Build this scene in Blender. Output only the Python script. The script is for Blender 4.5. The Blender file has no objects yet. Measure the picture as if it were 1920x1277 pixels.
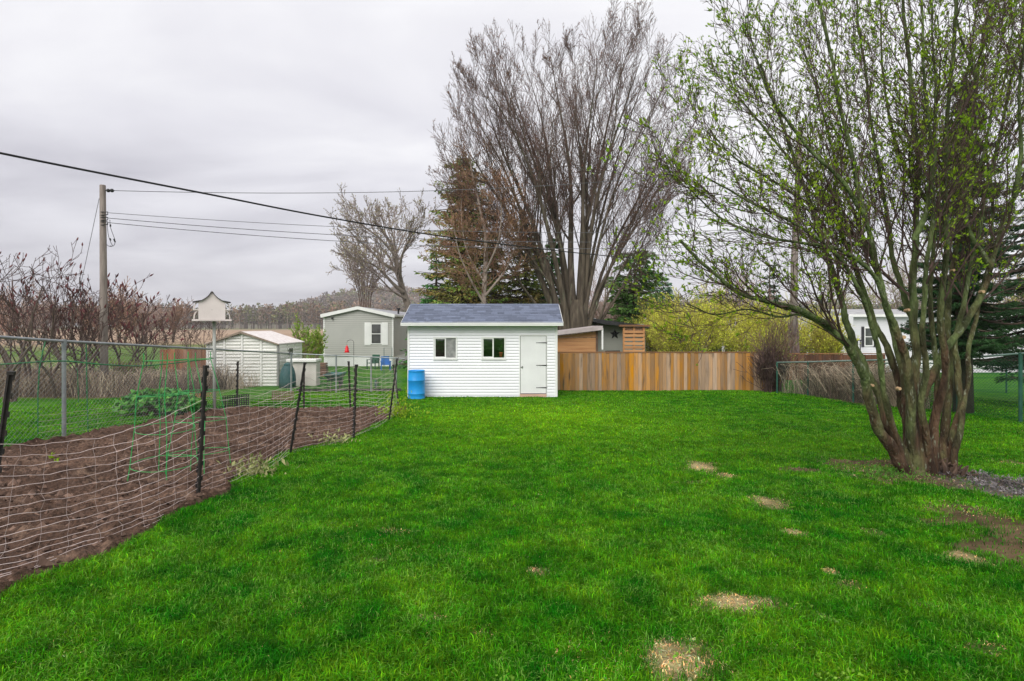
import bpy, math, random
import numpy as np
from mathutils import Vector, Matrix

sc = bpy.context.scene
# ---------------------------------------------------------------- camera
CZ = 2.4                      # eye level above the low far ground
cam = bpy.data.objects.new('camera', bpy.data.cameras.new('camera'))
sc.collection.objects.link(cam); sc.camera = cam
cam.location = (0, 0, CZ); cam.rotation_euler = (math.radians(90), 0, 0)
cam.data.lens = 20.006; cam.data.sensor_width = 36
cam.data.shift_y = -28.5/1920
cam.data.clip_start = 0.05; cam.data.clip_end = 6000
sc.view_settings.view_transform = 'Standard'; sc.view_settings.look = 'None'
sc.view_settings.gamma = 1; sc.view_settings.exposure = 0.35
sc.render.resolution_x = 1024; sc.render.resolution_y = 681

# ---------------------------------------------------------------- world: overcast sky
SUN_EL, SUN_AZ = 44, 205
w = bpy.data.worlds.new('World'); sc.world = w; w.use_nodes = True
nt = w.node_tree; nt.nodes.clear(); N = nt.nodes.new; Lk = nt.links.new
out = N('ShaderNodeOutputWorld'); bg = N('ShaderNodeBackground'); bg.inputs['Strength'].default_value = 0.1
sky = N('ShaderNodeTexSky'); sky.sky_type = 'NISHITA'; sky.sun_disc = False
sky.sun_elevation = math.radians(SUN_EL); sky.sun_rotation = math.radians(SUN_AZ)
tc = N('ShaderNodeTexCoord'); sep = N('ShaderNodeSeparateXYZ'); Lk(tc.outputs['Generated'], sep.inputs[0])
def mth(op, a, b=None, clamp=False):
    m = N('ShaderNodeMath'); m.operation = op; m.use_clamp = clamp
    for i, q in enumerate((a, b)):
        if q is None: continue
        if isinstance(q, (int, float)): m.inputs[i].default_value = q
        else: Lk(q, m.inputs[i])
    return m.outputs[0]
zz = mth('ADD', mth('MAXIMUM', sep.outputs[2], 0.0), 0.22)
cmb = N('ShaderNodeCombineXYZ')
Lk(mth('DIVIDE', sep.outputs[0], zz), cmb.inputs[0]); Lk(mth('DIVIDE', sep.outputs[1], zz), cmb.inputs[1])
n1 = N('ShaderNodeTexNoise'); n1.inputs['Scale'].default_value = 1.5; n1.inputs['Detail'].default_value = 5
n1.inputs['Roughness'].default_value = 0.5; n1.inputs['Distortion'].default_value = 0.4
mpw = N('ShaderNodeMapping'); mpw.inputs['Location'].default_value = (3.1, 1.4, 0); mpw.inputs['Scale'].default_value = (0.8, 1.25, 1)
Lk(cmb.outputs[0], mpw.inputs[0]); Lk(mpw.outputs[0], n1.inputs['Vector'])
# the cloud deck is thicker low on the left, thinner overhead and to the right
lift = mth('ADD', mth('MULTIPLY', sep.outputs[2], 0.75), mth('MULTIPLY', sep.outputs[0], 0.22))
val = mth('ADD', mth('MULTIPLY', n1.outputs['Fac'], 1.0), mth('ADD', lift, -0.12), True)
ramp = N('ShaderNodeValToRGB'); Lk(val, ramp.inputs[0])
cr = ramp.color_ramp; cr.elements[0].position = 0.2; cr.elements[0].color = (0.50, 0.487, 0.545, 1)
cr.elements[1].position = 0.82; cr.elements[1].color = (.97, .965, .98, 1)
e = cr.elements.new(0.5); e.color = (0.76, 0.75, 0.80, 1)
vm = N('ShaderNodeVectorMath'); vm.operation = 'SCALE'; vm.inputs['Scale'].default_value = 8.9
Lk(ramp.outputs[0], vm.inputs[0])
mx = N('ShaderNodeMix'); mx.data_type = 'RGBA'; mx.inputs['Factor'].default_value = 0.94
Lk(sky.outputs[0], mx.inputs['A']); Lk(vm.outputs[0], mx.inputs['B'])
Lk(mx.outputs['Result'], bg.inputs['Color']); Lk(bg.outputs[0], out.inputs[0])

sd = bpy.data.lights.new('sun', 'SUN'); sd.energy = 2.3; sd.angle = math.radians(45); sd.color = (1, 0.97, 0.93)
sun = bpy.data.objects.new('sun', sd); sc.collection.objects.link(sun)
el, az = math.radians(SUN_EL), math.radians(SUN_AZ)
sv = Vector((math.sin(az)*math.cos(el), math.cos(az)*math.cos(el), math.sin(el)))
sun.rotation_euler = sv.to_track_quat('Z', 'Y').to_euler()

# ---------------------------------------------------------------- measured frame: 1920 px photograph, f = 1067 px
S, CX, HY = 1067.0, 960.0, 610.0
def drop(Y):
    y = min(max(Y, -3.0), 31.25)
    return 1.2 + 0.075*y - 0.0012*y*y
def gz(Y): return CZ - drop(Y)
def gza(Y):
    y = np.clip(Y, -3.0, 31.25); return CZ - (1.2 + 0.075*y - 0.0012*y*y)
def G(px, py):                 # ground point seen at a pixel
    k = (py-HY)/S; lo, hi = 0.5, 2000.0
    for _ in range(60):
        m = (lo+hi)/2
        if drop(m)/m > k: lo = m
        else: hi = m
    return ((px-CX)/S*lo, lo, gz(lo))
def P(px, py, Y): return ((px-CX)/S*Y, Y, CZ-(py-HY)/S*Y)
def XX(px, Y): return (px-CX)/S*Y
def ZZ(py, Y): return CZ-(py-HY)/S*Y

# ---------------------------------------------------------------- numpy noise
def hsh(ix, iy, s):
    h = np.sin(ix*127.1 + iy*311.7 + s*74.7)*43758.5453
    return h - np.floor(h)
def vnoise(x, y, s=0.0):
    ix = np.floor(x); iy = np.floor(y); fx = x-ix; fy = y-iy
    fx = fx*fx*(3-2*fx); fy = fy*fy*(3-2*fy)
    a = hsh(ix, iy, s); b = hsh(ix+1, iy, s); c = hsh(ix, iy+1, s); d = hsh(ix+1, iy+1, s)
    return a*(1-fx)*(1-fy)+b*fx*(1-fy)+c*(1-fx)*fy+d*fx*fy
def fbm(x, y, s=0.0, o=4):
    t = 0; a = .5; 
    for i in range(o): t = t+a*vnoise(x*2**i, y*2**i, s+i*3.3); a *= .5
    return t/(1-.5**o)
def sstep(a, b, x):
    t = np.clip((x-a)/(b-a), 0, 1); return t*t*(3-2*t)

# ---------------------------------------------------------------- materials
MATS = {}
def mat(name, c, c2=None, scale=8.0, rough=0.75, bump=0.0, bscale=None, metal=0.0, island=0.0, attr=None,
        stretch=(1, 1, 1), spec=0.3, trans=0.0, detail=4, ramp=(0.35, 0.65), sat=0.0, stain=None):
    """procedural: noise mix c..c2, optional colour attribute, random value per mesh island, bump, translucency"""
    if name in MATS: return MATS[name]
    m = bpy.data.materials.new(name); m.use_nodes = True; t = m.node_tree; t.nodes.clear()
    n = t.nodes.new; l = t.links.new
    o = n('ShaderNodeOutputMaterial'); b = n('ShaderNodeBsdfPrincipled')
    b.inputs['Roughness'].default_value = rough; b.inputs['Metallic'].default_value = metal
    b.inputs['Specular IOR Level'].default_value = spec
    tx = n('ShaderNodeTexCoord'); mp = n('ShaderNodeMapping'); mp.inputs['Scale'].default_value = stretch
    l(tx.outputs['Object'], mp.inputs[0])
    ns = n('ShaderNodeTexNoise'); ns.inputs['Scale'].default_value = scale; ns.inputs['Detail'].default_value = detail
    l(mp.outputs[0], ns.inputs['Vector'])
    rp = n('ShaderNodeValToRGB'); l(ns.outputs['Fac'], rp.inputs[0])
    rp.color_ramp.elements[0].position = ramp[0]; rp.color_ramp.elements[1].position = ramp[1]
    c2 = c2 or tuple(x*0.8 for x in c)
    if attr:
        at = n('ShaderNodeAttribute'); at.attribute_name = attr
        rp.color_ramp.elements[0].color = (*c, 1); rp.color_ramp.elements[1].color = (*c2, 1)
        mu = n('ShaderNodeMix'); mu.data_type = 'RGBA'; mu.blend_type = 'MULTIPLY'; mu.inputs['Factor'].default_value = 1
        l(at.outputs['Color'], mu.inputs['A']); l(rp.outputs[0], mu.inputs['B']); col = mu.outputs['Result']
    else:
        rp.color_ramp.elements[0].color = (*c, 1); rp.color_ramp.elements[1].color = (*c2, 1); col = rp.outputs[0]
    if island:
        g = n('ShaderNodeNewGeometry'); mr = n('ShaderNodeMapRange'); l(g.outputs['Random Per Island'], mr.inputs[0])
        mr.inputs['To Min'].default_value = 1-island; mr.inputs['To Max'].default_value = 1+island
        hv = n('ShaderNodeHueSaturation'); l(col, hv.inputs['Color']); l(mr.outputs[0], hv.inputs['Value'])
        if sat:
            m2 = n('ShaderNodeMapRange'); ml = n('ShaderNodeMath'); ml.operation = 'MULTIPLY'; ml.inputs[1].default_value = 7.31
            fr = n('ShaderNodeMath'); fr.operation = 'FRACT'
            l(g.outputs['Random Per Island'], ml.inputs[0]); l(ml.outputs[0], fr.inputs[0]); l(fr.outputs[0], m2.inputs[0])
            m2.inputs['To Min'].default_value = 1-sat; m2.inputs['To Max'].default_value = 1+sat*.6
            l(m2.outputs[0], hv.inputs['Saturation'])
        col = hv.outputs[0]
    if stain:
        s2 = n('ShaderNodeTexNoise'); s2.inputs['Scale'].default_value = stain[1]; s2.inputs['Detail'].default_value = 6
        l(mp.outputs[0], s2.inputs['Vector'])
        r2 = n('ShaderNodeValToRGB'); r2.color_ramp.elements[0].position = stain[2]; r2.color_ramp.elements[1].position = stain[2]+.15
        l(s2.outputs['Fac'], r2.inputs[0])
        mm = n('ShaderNodeMix'); mm.data_type = 'RGBA'; l(r2.outputs[0], mm.inputs['Factor']); l(col, mm.inputs['A'])
        mm.inputs['B'].default_value = (*stain[0], 1); col = mm.outputs['Result']
    l(col, b.inputs['Base Color'])
    if bump:
        bn = n('ShaderNodeTexNoise'); bn.inputs['Scale'].default_value = bscale or scale*3; bn.inputs['Detail'].default_value = 5
        l(mp.outputs[0], bn.inputs['Vector'])
        bp = n('ShaderNodeBump'); bp.inputs['Strength'].default_value = 1; bp.inputs['Distance'].default_value = bump
        l(bn.outputs['Fac'], bp.inputs['Height']); l(bp.outputs[0], b.inputs['Normal'])
    if trans:
        tr = n('ShaderNodeBsdfTranslucent'); l(col, tr.inputs['Color']); ms = n('ShaderNodeMixShader')
        ms.inputs[0].default_value = trans; l(b.outputs[0], ms.inputs[1]); l(tr.outputs[0], ms.inputs[2]); l(ms.outputs[0], o.inputs[0])
    else: l(b.outputs[0], o.inputs[0])
    MATS[name] = m; return m
def glass(name, tint, gl=0.25):
    m = bpy.data.materials.new(name); m.use_nodes = True; t = m.node_tree; t.nodes.clear(); n = t.nodes.new; l = t.links.new
    o = n('ShaderNodeOutputMaterial'); g = n('ShaderNodeBsdfGlossy'); g.inputs['Roughness'].default_value = 0.04
    ns = n('ShaderNodeTexNoise'); ns.inputs['Scale'].default_value = 3; bp = n('ShaderNodeBump'); bp.inputs['Distance'].default_value = .004
    l(ns.outputs['Fac'], bp.inputs['Height']); l(bp.outputs[0], g.inputs['Normal'])
    tr = n('ShaderNodeBsdfTransparent'); tr.inputs[0].default_value = (*tint, 1)
    ms = n('ShaderNodeMixShader'); ms.inputs[0].default_value = gl
    l(tr.outputs[0], ms.inputs[1]); l(g.outputs[0], ms.inputs[2]); l(ms.outputs[0], o.inputs[0]); return m

# ---------------------------------------------------------------- object helpers
COL = sc.collection
def wl(o):
    v = Vector((0, 0, 0))
    while o: v += o.location; o = o.parent
    return v
def tag(o, label=None, cat=None, group=None, kind=None):
    if label: o['label'] = label
    if cat: o['category'] = cat
    if group: o['group'] = group
    if kind: o['kind'] = kind
    return o
def thing(name, label, cat, loc, group=None):
    o = bpy.data.objects.new(name, None); COL.objects.link(o); o.location = loc; o.empty_display_size = .2
    return tag(o, label, cat, group)
def npmesh(name, V, F, m, parent=None, loc=None, smooth=False, attrs=None, fcol=None):
    """V (n,3); F (k,3|4) array or list of arrays / ragged lists"""
    me = bpy.data.meshes.new(name)
    V = np.asarray(V, dtype=np.float64).reshape(-1, 3)
    off = wl(parent) if parent else Vector(loc if loc else (0, 0, 0))
    V = V - np.array(off)
    if isinstance(F, np.ndarray): Fs = [F]
    else: Fs = F
    if all(isinstance(f, np.ndarray) and f.ndim == 2 for f in Fs):
        loops = np.concatenate([f.reshape(-1) for f in Fs]); tot = np.concatenate([np.full(len(f), f.shape[1]) for f in Fs])
    else:
        loops = np.array([i for f in Fs for i in f]); tot = np.array([len(f) for f in Fs])
    st = np.concatenate([[0], np.cumsum(tot)[:-1]])
    me.vertices.add(len(V)); me.vertices.foreach_set('co', V.astype(np.float32).ravel())
    me.loops.add(len(loops)); me.loops.foreach_set('vertex_index', loops.astype(np.int32))
    me.polygons.add(len(tot)); me.polygons.foreach_set('loop_start', st.astype(np.int32))
    if attrs is not None:
        a = me.color_attributes.new('gcol', 'FLOAT_COLOR', 'POINT')
        c4 = np.ones((len(V), 4), dtype=np.float32); c4[:, :3] = attrs; a.data.foreach_set('color', c4.ravel())
    me.update(calc_edges=True)
    me.polygons.foreach_set('use_smooth', np.full(len(tot), bool(smooth)))
    if m: me.materials.append(m)
    o = bpy.data.objects.new(name, me); COL.objects.link(o)
    if parent: o.parent = parent
    elif loc: o.location = loc
    return o
class MB:
    def __init__(s): s.v = []; s.f = []
    def add(s, vs, fs):
        b = len(s.v); s.v += [tuple(v) for v in vs]; s.f += [[b+i for i in f] for f in fs]
    def box(s, x0, x1, y0, y1, z0, z1, R=None, c=None):
        vs = [(x, y, z) for z in (z0, z1) for y in (y0, y1) for x in (x0, x1)]
        if R is not None: vs = [tuple(Vector(c)+R @ Vector(v)) for v in vs]
        s.add(vs, [(0, 2, 3, 1), (4, 5, 7, 6), (0, 1, 5, 4), (2, 6, 7, 3), (0, 4, 6, 2), (1, 3, 7, 5)]); return s
    def bar(s, a, b, wx, wy=None):              # square bar from a to b
        wy = wy or wx; a = Vector(a); b = Vector(b); d = b-a; R = d.to_track_quat('Z', 'Y').to_matrix()
        return s.box(-wx/2, wx/2, -wy/2, wy/2, 0, d.length, R, a)
    def tube(s, pts, r, n=6, cap=True):
        pts = [Vector(p) for p in pts]; k = len(pts); rs = r if isinstance(r, (list, tuple)) else [r]*k
        vs = []; ref = Vector((0.31, 0.2, 1)) if abs((pts[-1]-pts[0]).normalized().z) < .8 else Vector((1, .17, .1))
        for i, p in enumerate(pts):
            t = (pts[min(i+1, k-1)]-pts[max(i-1, 0)]).normalized(); u = t.cross(ref)
            if u.length < 1e-4: u = t.cross(Vector((0, 1, .3)))
            u.normalize(); w_ = t.cross(u)
            for j in range(n):
                a = 2*math.pi*j/n; vs.append(p+(u*math.cos(a)+w_*math.sin(a))*rs[i])
        fs = [(i*n+j, i*n+(j+1) % n, (i+1)*n+(j+1) % n, (i+1)*n+j) for i in range(k-1) for j in range(n)]
        if cap: fs += [tuple(range(n))[::-1], tuple((k-1)*n+j for j in range(n))]
        s.add(vs, fs); return s
    def lathe(s, prof, c, n=28, cap=True):
        vs = [(c[0]+r*math.cos(2*math.pi*j/n), c[1]+r*math.sin(2*math.pi*j/n), c[2]+z) for r, z in prof for j in range(n)]
        k = len(prof); fs = [(i*n+j, i*n+(j+1) % n, (i+1)*n+(j+1) % n, (i+1)*n+j) for i in range(k-1) for j in range(n)]
        if cap: fs += [tuple(range(n))[::-1], tuple((k-1)*n+j for j in range(n))]
        s.add(vs, fs); return s
    def prismy(s, poly, y0, y1):                # poly of (x,z) extruded along y
        n = len(poly); vs = [(x, y0, z) for x, z in poly]+[(x, y1, z) for x, z in poly]
        s.add(vs, [tuple(range(n)), tuple(range(2*n-1, n-1, -1))]+[(i, i+n, (i+1) % n+n, (i+1) % n) for i in range(n)]); return s
    def prismx(s, poly, x0, x1):                # poly of (y,z) extruded along x
        n = len(poly); vs = [(x0, y, z) for y, z in poly]+[(x1, y, z) for y, z in poly]
        s.add(vs, [tuple(range(n))[::-1], tuple(range(n, 2*n))]+[((i+1) % n, (i+1) % n+n, i+n, i) for i in range(n)]); return s
    def build(s, name, m, parent=None, loc=None, smooth=False, bevel=0):
        o = npmesh(name, s.v, s.f, m, parent, loc, smooth)
        if bevel:
            b = o.modifiers.new('bevel', 'BEVEL'); b.width = bevel; b.segments = 2; b.limit_method = 'ANGLE'
        return o
def dup(root, loc, label=None, rotz=None, scale=None):
    def cp(o, par):
        c = o.copy(); COL.objects.link(c)
        if par: c.parent = par
        for ch in o.children: cp(ch, c)
        return c
    r = cp(root, None); r.location = loc
    if label: r['label'] = label
    if rotz is not None: r.rotation_euler = (0, 0, rotz)
    if scale: r.scale = (scale, scale, scale) if isinstance(scale, (int, float)) else scale
    return r

# batch of tapered tubes: list of (pts, radii)
def tubes(lst, sides, lump=0.0):
    by = {}
    for p, r in lst: by.setdefault(len(p), []).append((p, r))
    Vs = []; Fs = []; base = 0
    for n, L in by.items():
        if n < 2: continue
        Pn = np.array([a for a, _ in L], dtype=np.float64); R = np.array([b for _, b in L])
        T = np.empty_like(Pn); T[:, 1:-1] = Pn[:, 2:]-Pn[:, :-2]; T[:, 0] = Pn[:, 1]-Pn[:, 0]; T[:, -1] = Pn[:, -1]-Pn[:, -2]
        T /= np.linalg.norm(T, axis=2, keepdims=True)+1e-9
        m = Pn[:, -1]-Pn[:, 0]; m /= np.linalg.norm(m, axis=1, keepdims=True)+1e-9
        ref = np.where(np.abs(m[:, 2:3]) > .75, np.array([[1., .2, .1]]), np.array([[.2, .1, 1.]]))[:, None, :]
        U = np.cross(T, ref); U /= np.linalg.norm(U, axis=2, keepdims=True)+1e-9; W = np.cross(T, U)
        a = np.arange(sides)*2*np.pi/sides
        RR = R[:, :, None]*np.ones(sides)[None, None, :]
        if lump:
            ks, ns_, ss = np.meshgrid(np.arange(len(L)), np.arange(n), np.arange(sides), indexing='ij')
            RR = RR*(1+lump*(vnoise(ks*17.3+ns_*.45, np.cos(ss*2*np.pi/sides)*1.3+np.sin(ss*2*np.pi/sides)*2.1+ks*5.1, 3)-.45)*2+lump*.6*(vnoise(ks*7.3+ns_*1.3, ss*1.1+ks*3., 8)-.5)*2)
        ring = Pn[:, :, None, :]+RR[..., None]*(U[:, :, None, :]*np.cos(a)[None, None, :, None]+W[:, :, None, :]*np.sin(a)[None, None, :, None])
        k = len(L); Vs.append(ring.reshape(-1, 3))
        idx = (np.arange(k)[:, None, None]*n+np.arange(n-1)[None, :, None])*sides+np.arange(sides)[None, None, :]
        nx = (np.arange(k)[:, None, None]*n+np.arange(n-1)[None, :, None])*sides+((np.arange(sides)+1) % sides)[None, None, :]
        Fs.append((np.stack([idx, nx, nx+sides, idx+sides], -1)).reshape(-1, 4)+base); base += len(Vs[-1])
    return np.concatenate(Vs), np.concatenate(Fs)
def leafquads(C, size, rng, asp=0.5, up=0.0, dirs=None):
    """diamond leaves at centres C, random directions"""
    n = len(C); d = rng.normal(size=(n, 3)); 
    if dirs is not None: d = d*.6+dirs*1.6
    d[:, 2] += up; d /= np.linalg.norm(d, axis=1, keepdims=True)
    q = rng.normal(size=(n, 3)); s = np.cross(d, q); s /= np.linalg.norm(s, axis=1, keepdims=True)+1e-9
    sz = (size*rng.uniform(.6, 1.35, n))[:, None]
    nrm = np.cross(d, s)
    V = np.stack([C, C+d*sz*.5+s*sz*asp*.5-nrm*sz*.08, C+d*sz, C+d*sz*.5-s*sz*asp*.5-nrm*sz*.08], 1).reshape(-1, 3)
    return V, np.arange(n*4).reshape(-1, 4)

def norm(v):
    l = math.sqrt(v[0]*v[0]+v[1]*v[1]+v[2]*v[2]) or 1; return (v[0]/l, v[1]/l, v[2]/l)
def sub_branch(out, p, d, L, r, lvl, C, rnd):
    c = C[lvl]; seg = c['seg']; pts = [p]; x, y, z = p; wn = c['w']; tr = c['t']
    env = C.get('env')
    for i in range(seg):
        d = norm((d[0]+rnd.gauss(0, wn), d[1]+rnd.gauss(0, wn), d[2]+rnd.gauss(0, wn)+tr))
        x += d[0]*L/seg; y += d[1]*L/seg; z += d[2]*L/seg; pts.append((x, y, z))
        if env and i > 0 and not env(x, y, z): break
    k = len(pts); rr = [max(C['rmin'], r*(1-.75*i/(k-1))) for i in range(k)]
    out.setdefault(lvl, []).append((pts, rr))
    if lvl+1 in C: spawn(out, pts, rr, L*k/(seg+1), lvl, C, rnd)
def spawn(out, pts, rr, L, lvl, C, rnd):
    c = C[lvl]; n = c['n']; n = int(n)+(1 if rnd.random() < n-int(n) else 0); cc = C[lvl+1]; t0 = c['t0']; k = len(pts)-1
    for j in range(n):
        t = t0+(1-t0)*(j+rnd.random())/n; f = min(t*k, k-1e-6); i = int(f); f -= i
        a, b = pts[i], pts[i+1]; p = tuple(a[q]+(b[q]-a[q])*f for q in range(3))
        d = norm(tuple(b[q]-a[q] for q in range(3)))
        # perpendicular
        u = (rnd.gauss(0, 1), rnd.gauss(0, 1), rnd.gauss(0, 1)); dt = sum(u[q]*d[q] for q in range(3))
        u = norm(tuple(u[q]-dt*d[q] for q in range(3)))
        an = math.radians(rnd.gauss(c['a'], c['a']*.2)); ca, sa = math.cos(an), math.sin(an)
        nd = tuple(d[q]*ca+u[q]*sa for q in range(3))
        l = c.get('L', L*c.get('lr', .5))*(1-c.get('fall', .5)*t)*rnd.uniform(.7, 1.25)
        sub_branch(out, p, nd, l, rr[i]*c.get('rr', .5), lvl+1, C, rnd)
def smoothpts(pts, m=4):
    """Catmull-Rom through points"""
    P_ = [np.array(p, float) for p in pts]; P_ = [2*P_[0]-P_[1]]+P_+[2*P_[-1]-P_[-2]]; o = []
    for i in range(1, len(P_)-2):
        for j in range(m):
            t = j/m; a, b, c, d = P_[i-1:i+3]
            o.append(tuple(.5*((2*b)+(-a+c)*t+(2*a-5*b+4*c-d)*t*t+(-a+3*b-3*c+d)*t**3)))
    o.append(tuple(P_[-2])); return o
# ================================================================ GROUND
# worn places in the lawn: px, py, half width px, half height px, kind (s straw, b bare soil, m mulch, t thin)
PATCH = [(1315,876,26,9,'s'),(1362,891,16,4,'s'),(1437,941,20,8,'s'),(1512,884,34,6,'b'),(1445,938,36,9,'t'),(1000,1070,14,7,'s'),(1556,1073,12,7,'s'),
 (1487,996,18,6,'s'),(1383,1132,48,20,'s'),(1275,1243,46,34,'s'),(1875,985,95,40,'b'),(1905,1040,95,36,'b'),(1800,965,50,16,'b'),(1790,960,40,16,'t'),(1820,1043,26,10,'s'),(1850,960,70,14,'t'),
 (1548,1166,30,14,'t'),(1833,1222,44,16,'t'),(1600,880,60,8,'t'),(1560,872,34,5,'b'),(1680,872,80,14,'t'),(1740,895,95,22,'b'),(1650,890,80,14,'t'),(1600,868,70,7,'b'),(1690,868,50,8,'b'),(1905,915,85,32,'m'),(1840,900,50,22,'t'),
 (1890,868,34,7,'t'),(800,1163,40,8,'t'),(1640,995,20,8,'t'),(1300,905,30,6,'t'),(745,996,40,7,'t'),(1740,1140,26,8,'t'),(1360,833,9,3,'t'),(1555,1210,24,9,'t'),
 (905,1190,40,10,'t'),(1120,1065,18,5,'t'),(1590,1100,30,9,'t'),(700,1050,30,8,'t')]
PATCH += [(px+6, py+2, rx*1.7, ry*1.6, 't') for px, py, rx, ry, k in PATCH if k == 's' and rx > 13]
PW = []
for px, py, rx, ry, k in PATCH:
    c = G(px, py); a = G(px, py+ry)[1]; b = G(px, py-ry)[1]
    PW.append((c[0], c[1], rx*c[1]/S, max(.03, (b-a)/2), k))
def patches(x, y):
    """masks: straw, bare, mulch, thin"""
    M_ = {k: np.zeros_like(x) for k in 'sbmt'}
    wob = (fbm(x*5, y*5, 9, 3)-.5)*1.5+(fbm(x*21, y*21, 4, 2)-.5)*.7
    for cx, cy, rx, ry, k in PW:
        sel = (abs(x-cx) < rx*2.2+.2) & (abs(y-cy) < ry*2.2+.2)
        if not sel.any(): continue
        d = np.sqrt(((x[sel]-cx)/rx)**2+((y[sel]-cy)/ry)**2)+wob[sel]
        M_[k][sel] = np.maximum(M_[k][sel], (1-sstep(.5 if k in 'bm' else .15, 1.45, d))*(.98 if k != 't' else .9))
    return M_
BX0, BX1, BY0, BY1 = -7.0, -2.78, 1.2, 13.5      # the dug vegetable bed
EDGE = [(2.0, -2.50), (3.0, -2.52), (4.9, -2.62), (7.45, -2.95), (9.05, -2.6), (11.2, -2.5), (12.2, -2.4), (13.5, -2.4)]
def bed_right(y): return np.interp(y, [e[0] for e in EDGE], [e[1] for e in EDGE])
def bed_mask(x, y):
    r = bed_right(y)+(fbm(x*2+5, y*2.3, 31, 3)-.5)*.35
    f = 13.45+(fbm(x*1.1, y*0+3, 17, 3)-.5)*.6
    return sstep(0, .12, r-x)*sstep(0, .12, x-(BX0+.0)-(fbm(x, y*2.1, 12)-.5)*.3)*sstep(0, .15, f-y)
def lawn_col(x, y):
    n1 = fbm(x*.7, y*.6, 1, 5); n2 = fbm(x*4.4+3, y*4.0, 2, 4); n3 = vnoise(x*.16, y*.22, 7)
    t = np.clip((n1*.42+n2*.62+n3*.22-.42)*2.1+(fbm(x*13, y*13, 6, 2)-.5)*.5, 0, 1)[:, None]
    dark = np.array([.010, .150, .002]); lite = np.array([.115, .335, .006])
    c = dark*(1-t)+lite*t
    # a brighter yellow green run down the middle of the yard
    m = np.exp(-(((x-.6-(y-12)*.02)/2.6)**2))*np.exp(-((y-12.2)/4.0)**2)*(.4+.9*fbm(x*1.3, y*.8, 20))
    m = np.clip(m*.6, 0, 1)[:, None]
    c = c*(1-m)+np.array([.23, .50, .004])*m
    return c
def ground_col(x, y):
    c = lawn_col(x, y)
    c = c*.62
    M_ = patches(x, y)
    n = fbm(x*9, y*9, 5, 3)[:, None]
    def blend(c, m, a, b):
        return c*(1-m[:, None])+m[:, None]*(np.array(a)*(1-n)+np.array(b)*n)
    c = blend(c, M_['t']*.85, (.045, .035, .018), (.14, .11, .05))
    c = blend(c, M_['b'], (.035, .020, .012), (.20, .13, .075))
    c = blend(c, M_['s'], (.20, .15, .07), (.52, .43, .22))
    c = blend(c, M_['m'], (.03, .024, .02), (.20, .18, .175))
    # beyond the back of the yards
    far = sstep(31.5, 36, y)
    # left: brush floor behind the neighbour's strip of grass
    bl = sstep(-8.6, -9.8, x+(fbm(x*.5, y*.5, 8)-.5)*2)*sstep(15.8, 16.8, y-(x+10)*-.08)*(1-sstep(24, 30, y))
    c = blend(c, bl, (.10, .065, .04), (.23, .17, .10))
    br = sstep(8.6, 9.2, x)*sstep(13, 14.5, y)*(1-sstep(17.5, 19, y))*(1-sstep(-.4, .3, x-.63*y))
    c = blend(c, br*.9, (.06, .05, .03), (.2, .15, .09))
    green = np.array([.085, .15, .028])*(.6+.8*fbm(x*.12, y*.1, 3)[:, None])
    tanp = np.array([.33, .235, .165])*(.7+.6*fbm(x*.02, y*.05, 13)[:, None])
    tm = np.clip(sstep(55, 85, y+(fbm(x*.03, y*.03, 6)-.5)*60)+.35*sstep(.5, .65, fbm(x*.15, y*.04, 41)), 0, 1)[:, None]
    gs = (sstep(300, 320, y))[:, None]*.6
    fld = green*(1-tm)+tanp*tm; fld = fld*(1-gs)+np.array([.10, .15, .05])*gs
    c = c*(1-far[:, None])+fld*far[:, None]
    return c
def axis(lo, hi, step, far, n):
    a = np.arange(lo, hi+step/2, step); g = (np.geomspace(step, far, n)); 
    return np.concatenate([(lo-np.cumsum(np.diff(g, prepend=0)))[::-1], a, hi+np.cumsum(np.diff(g, prepend=0))])
gx = axis(-11, 13, .09, 2600, 70); gy = axis(1.5, 20, .07, 3200, 110)
gy = gy[gy > -60]
XX_, YY_ = np.meshgrid(gx, gy); xf, yf = XX_.ravel(), YY_.ravel()
near = (xf > -12) & (xf < 14) & (yf > 0) & (yf < 21)
def lift(x, y): return (fbm(x*.8, y*.8, 50, 3)-.5)*.06
def gsurf(x, y):
    k = np.clip(1-(np.abs(y-9)-9)/6, 0, 1)
    return gza(y)+lift(x, y)*k
zf = gsurf(xf, yf)
bm_ = bed_mask(xf, yf); zf = zf-.05*bm_
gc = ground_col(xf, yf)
# thatch between the blades is darker than the blades themselves
th = (near)[:, None]*1.0
gc = gc*(1-th*.0)
nx, ny = len(gx), len(gy)
ii = (np.arange(ny-1)[:, None]*nx+np.arange(nx-1)[None, :]).ravel()
GF = np.stack([ii, ii+1, ii+nx+1, ii+nx], 1)
m_ground = mat('ground', (.8, .8, .8), (1.15, 1.15, 1.15), scale=14, rough=.95, attr='gcol', bump=.02, bscale=60, spec=.1)
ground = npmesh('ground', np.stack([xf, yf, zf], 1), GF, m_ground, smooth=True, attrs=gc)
tag(ground, kind='structure')

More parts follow.
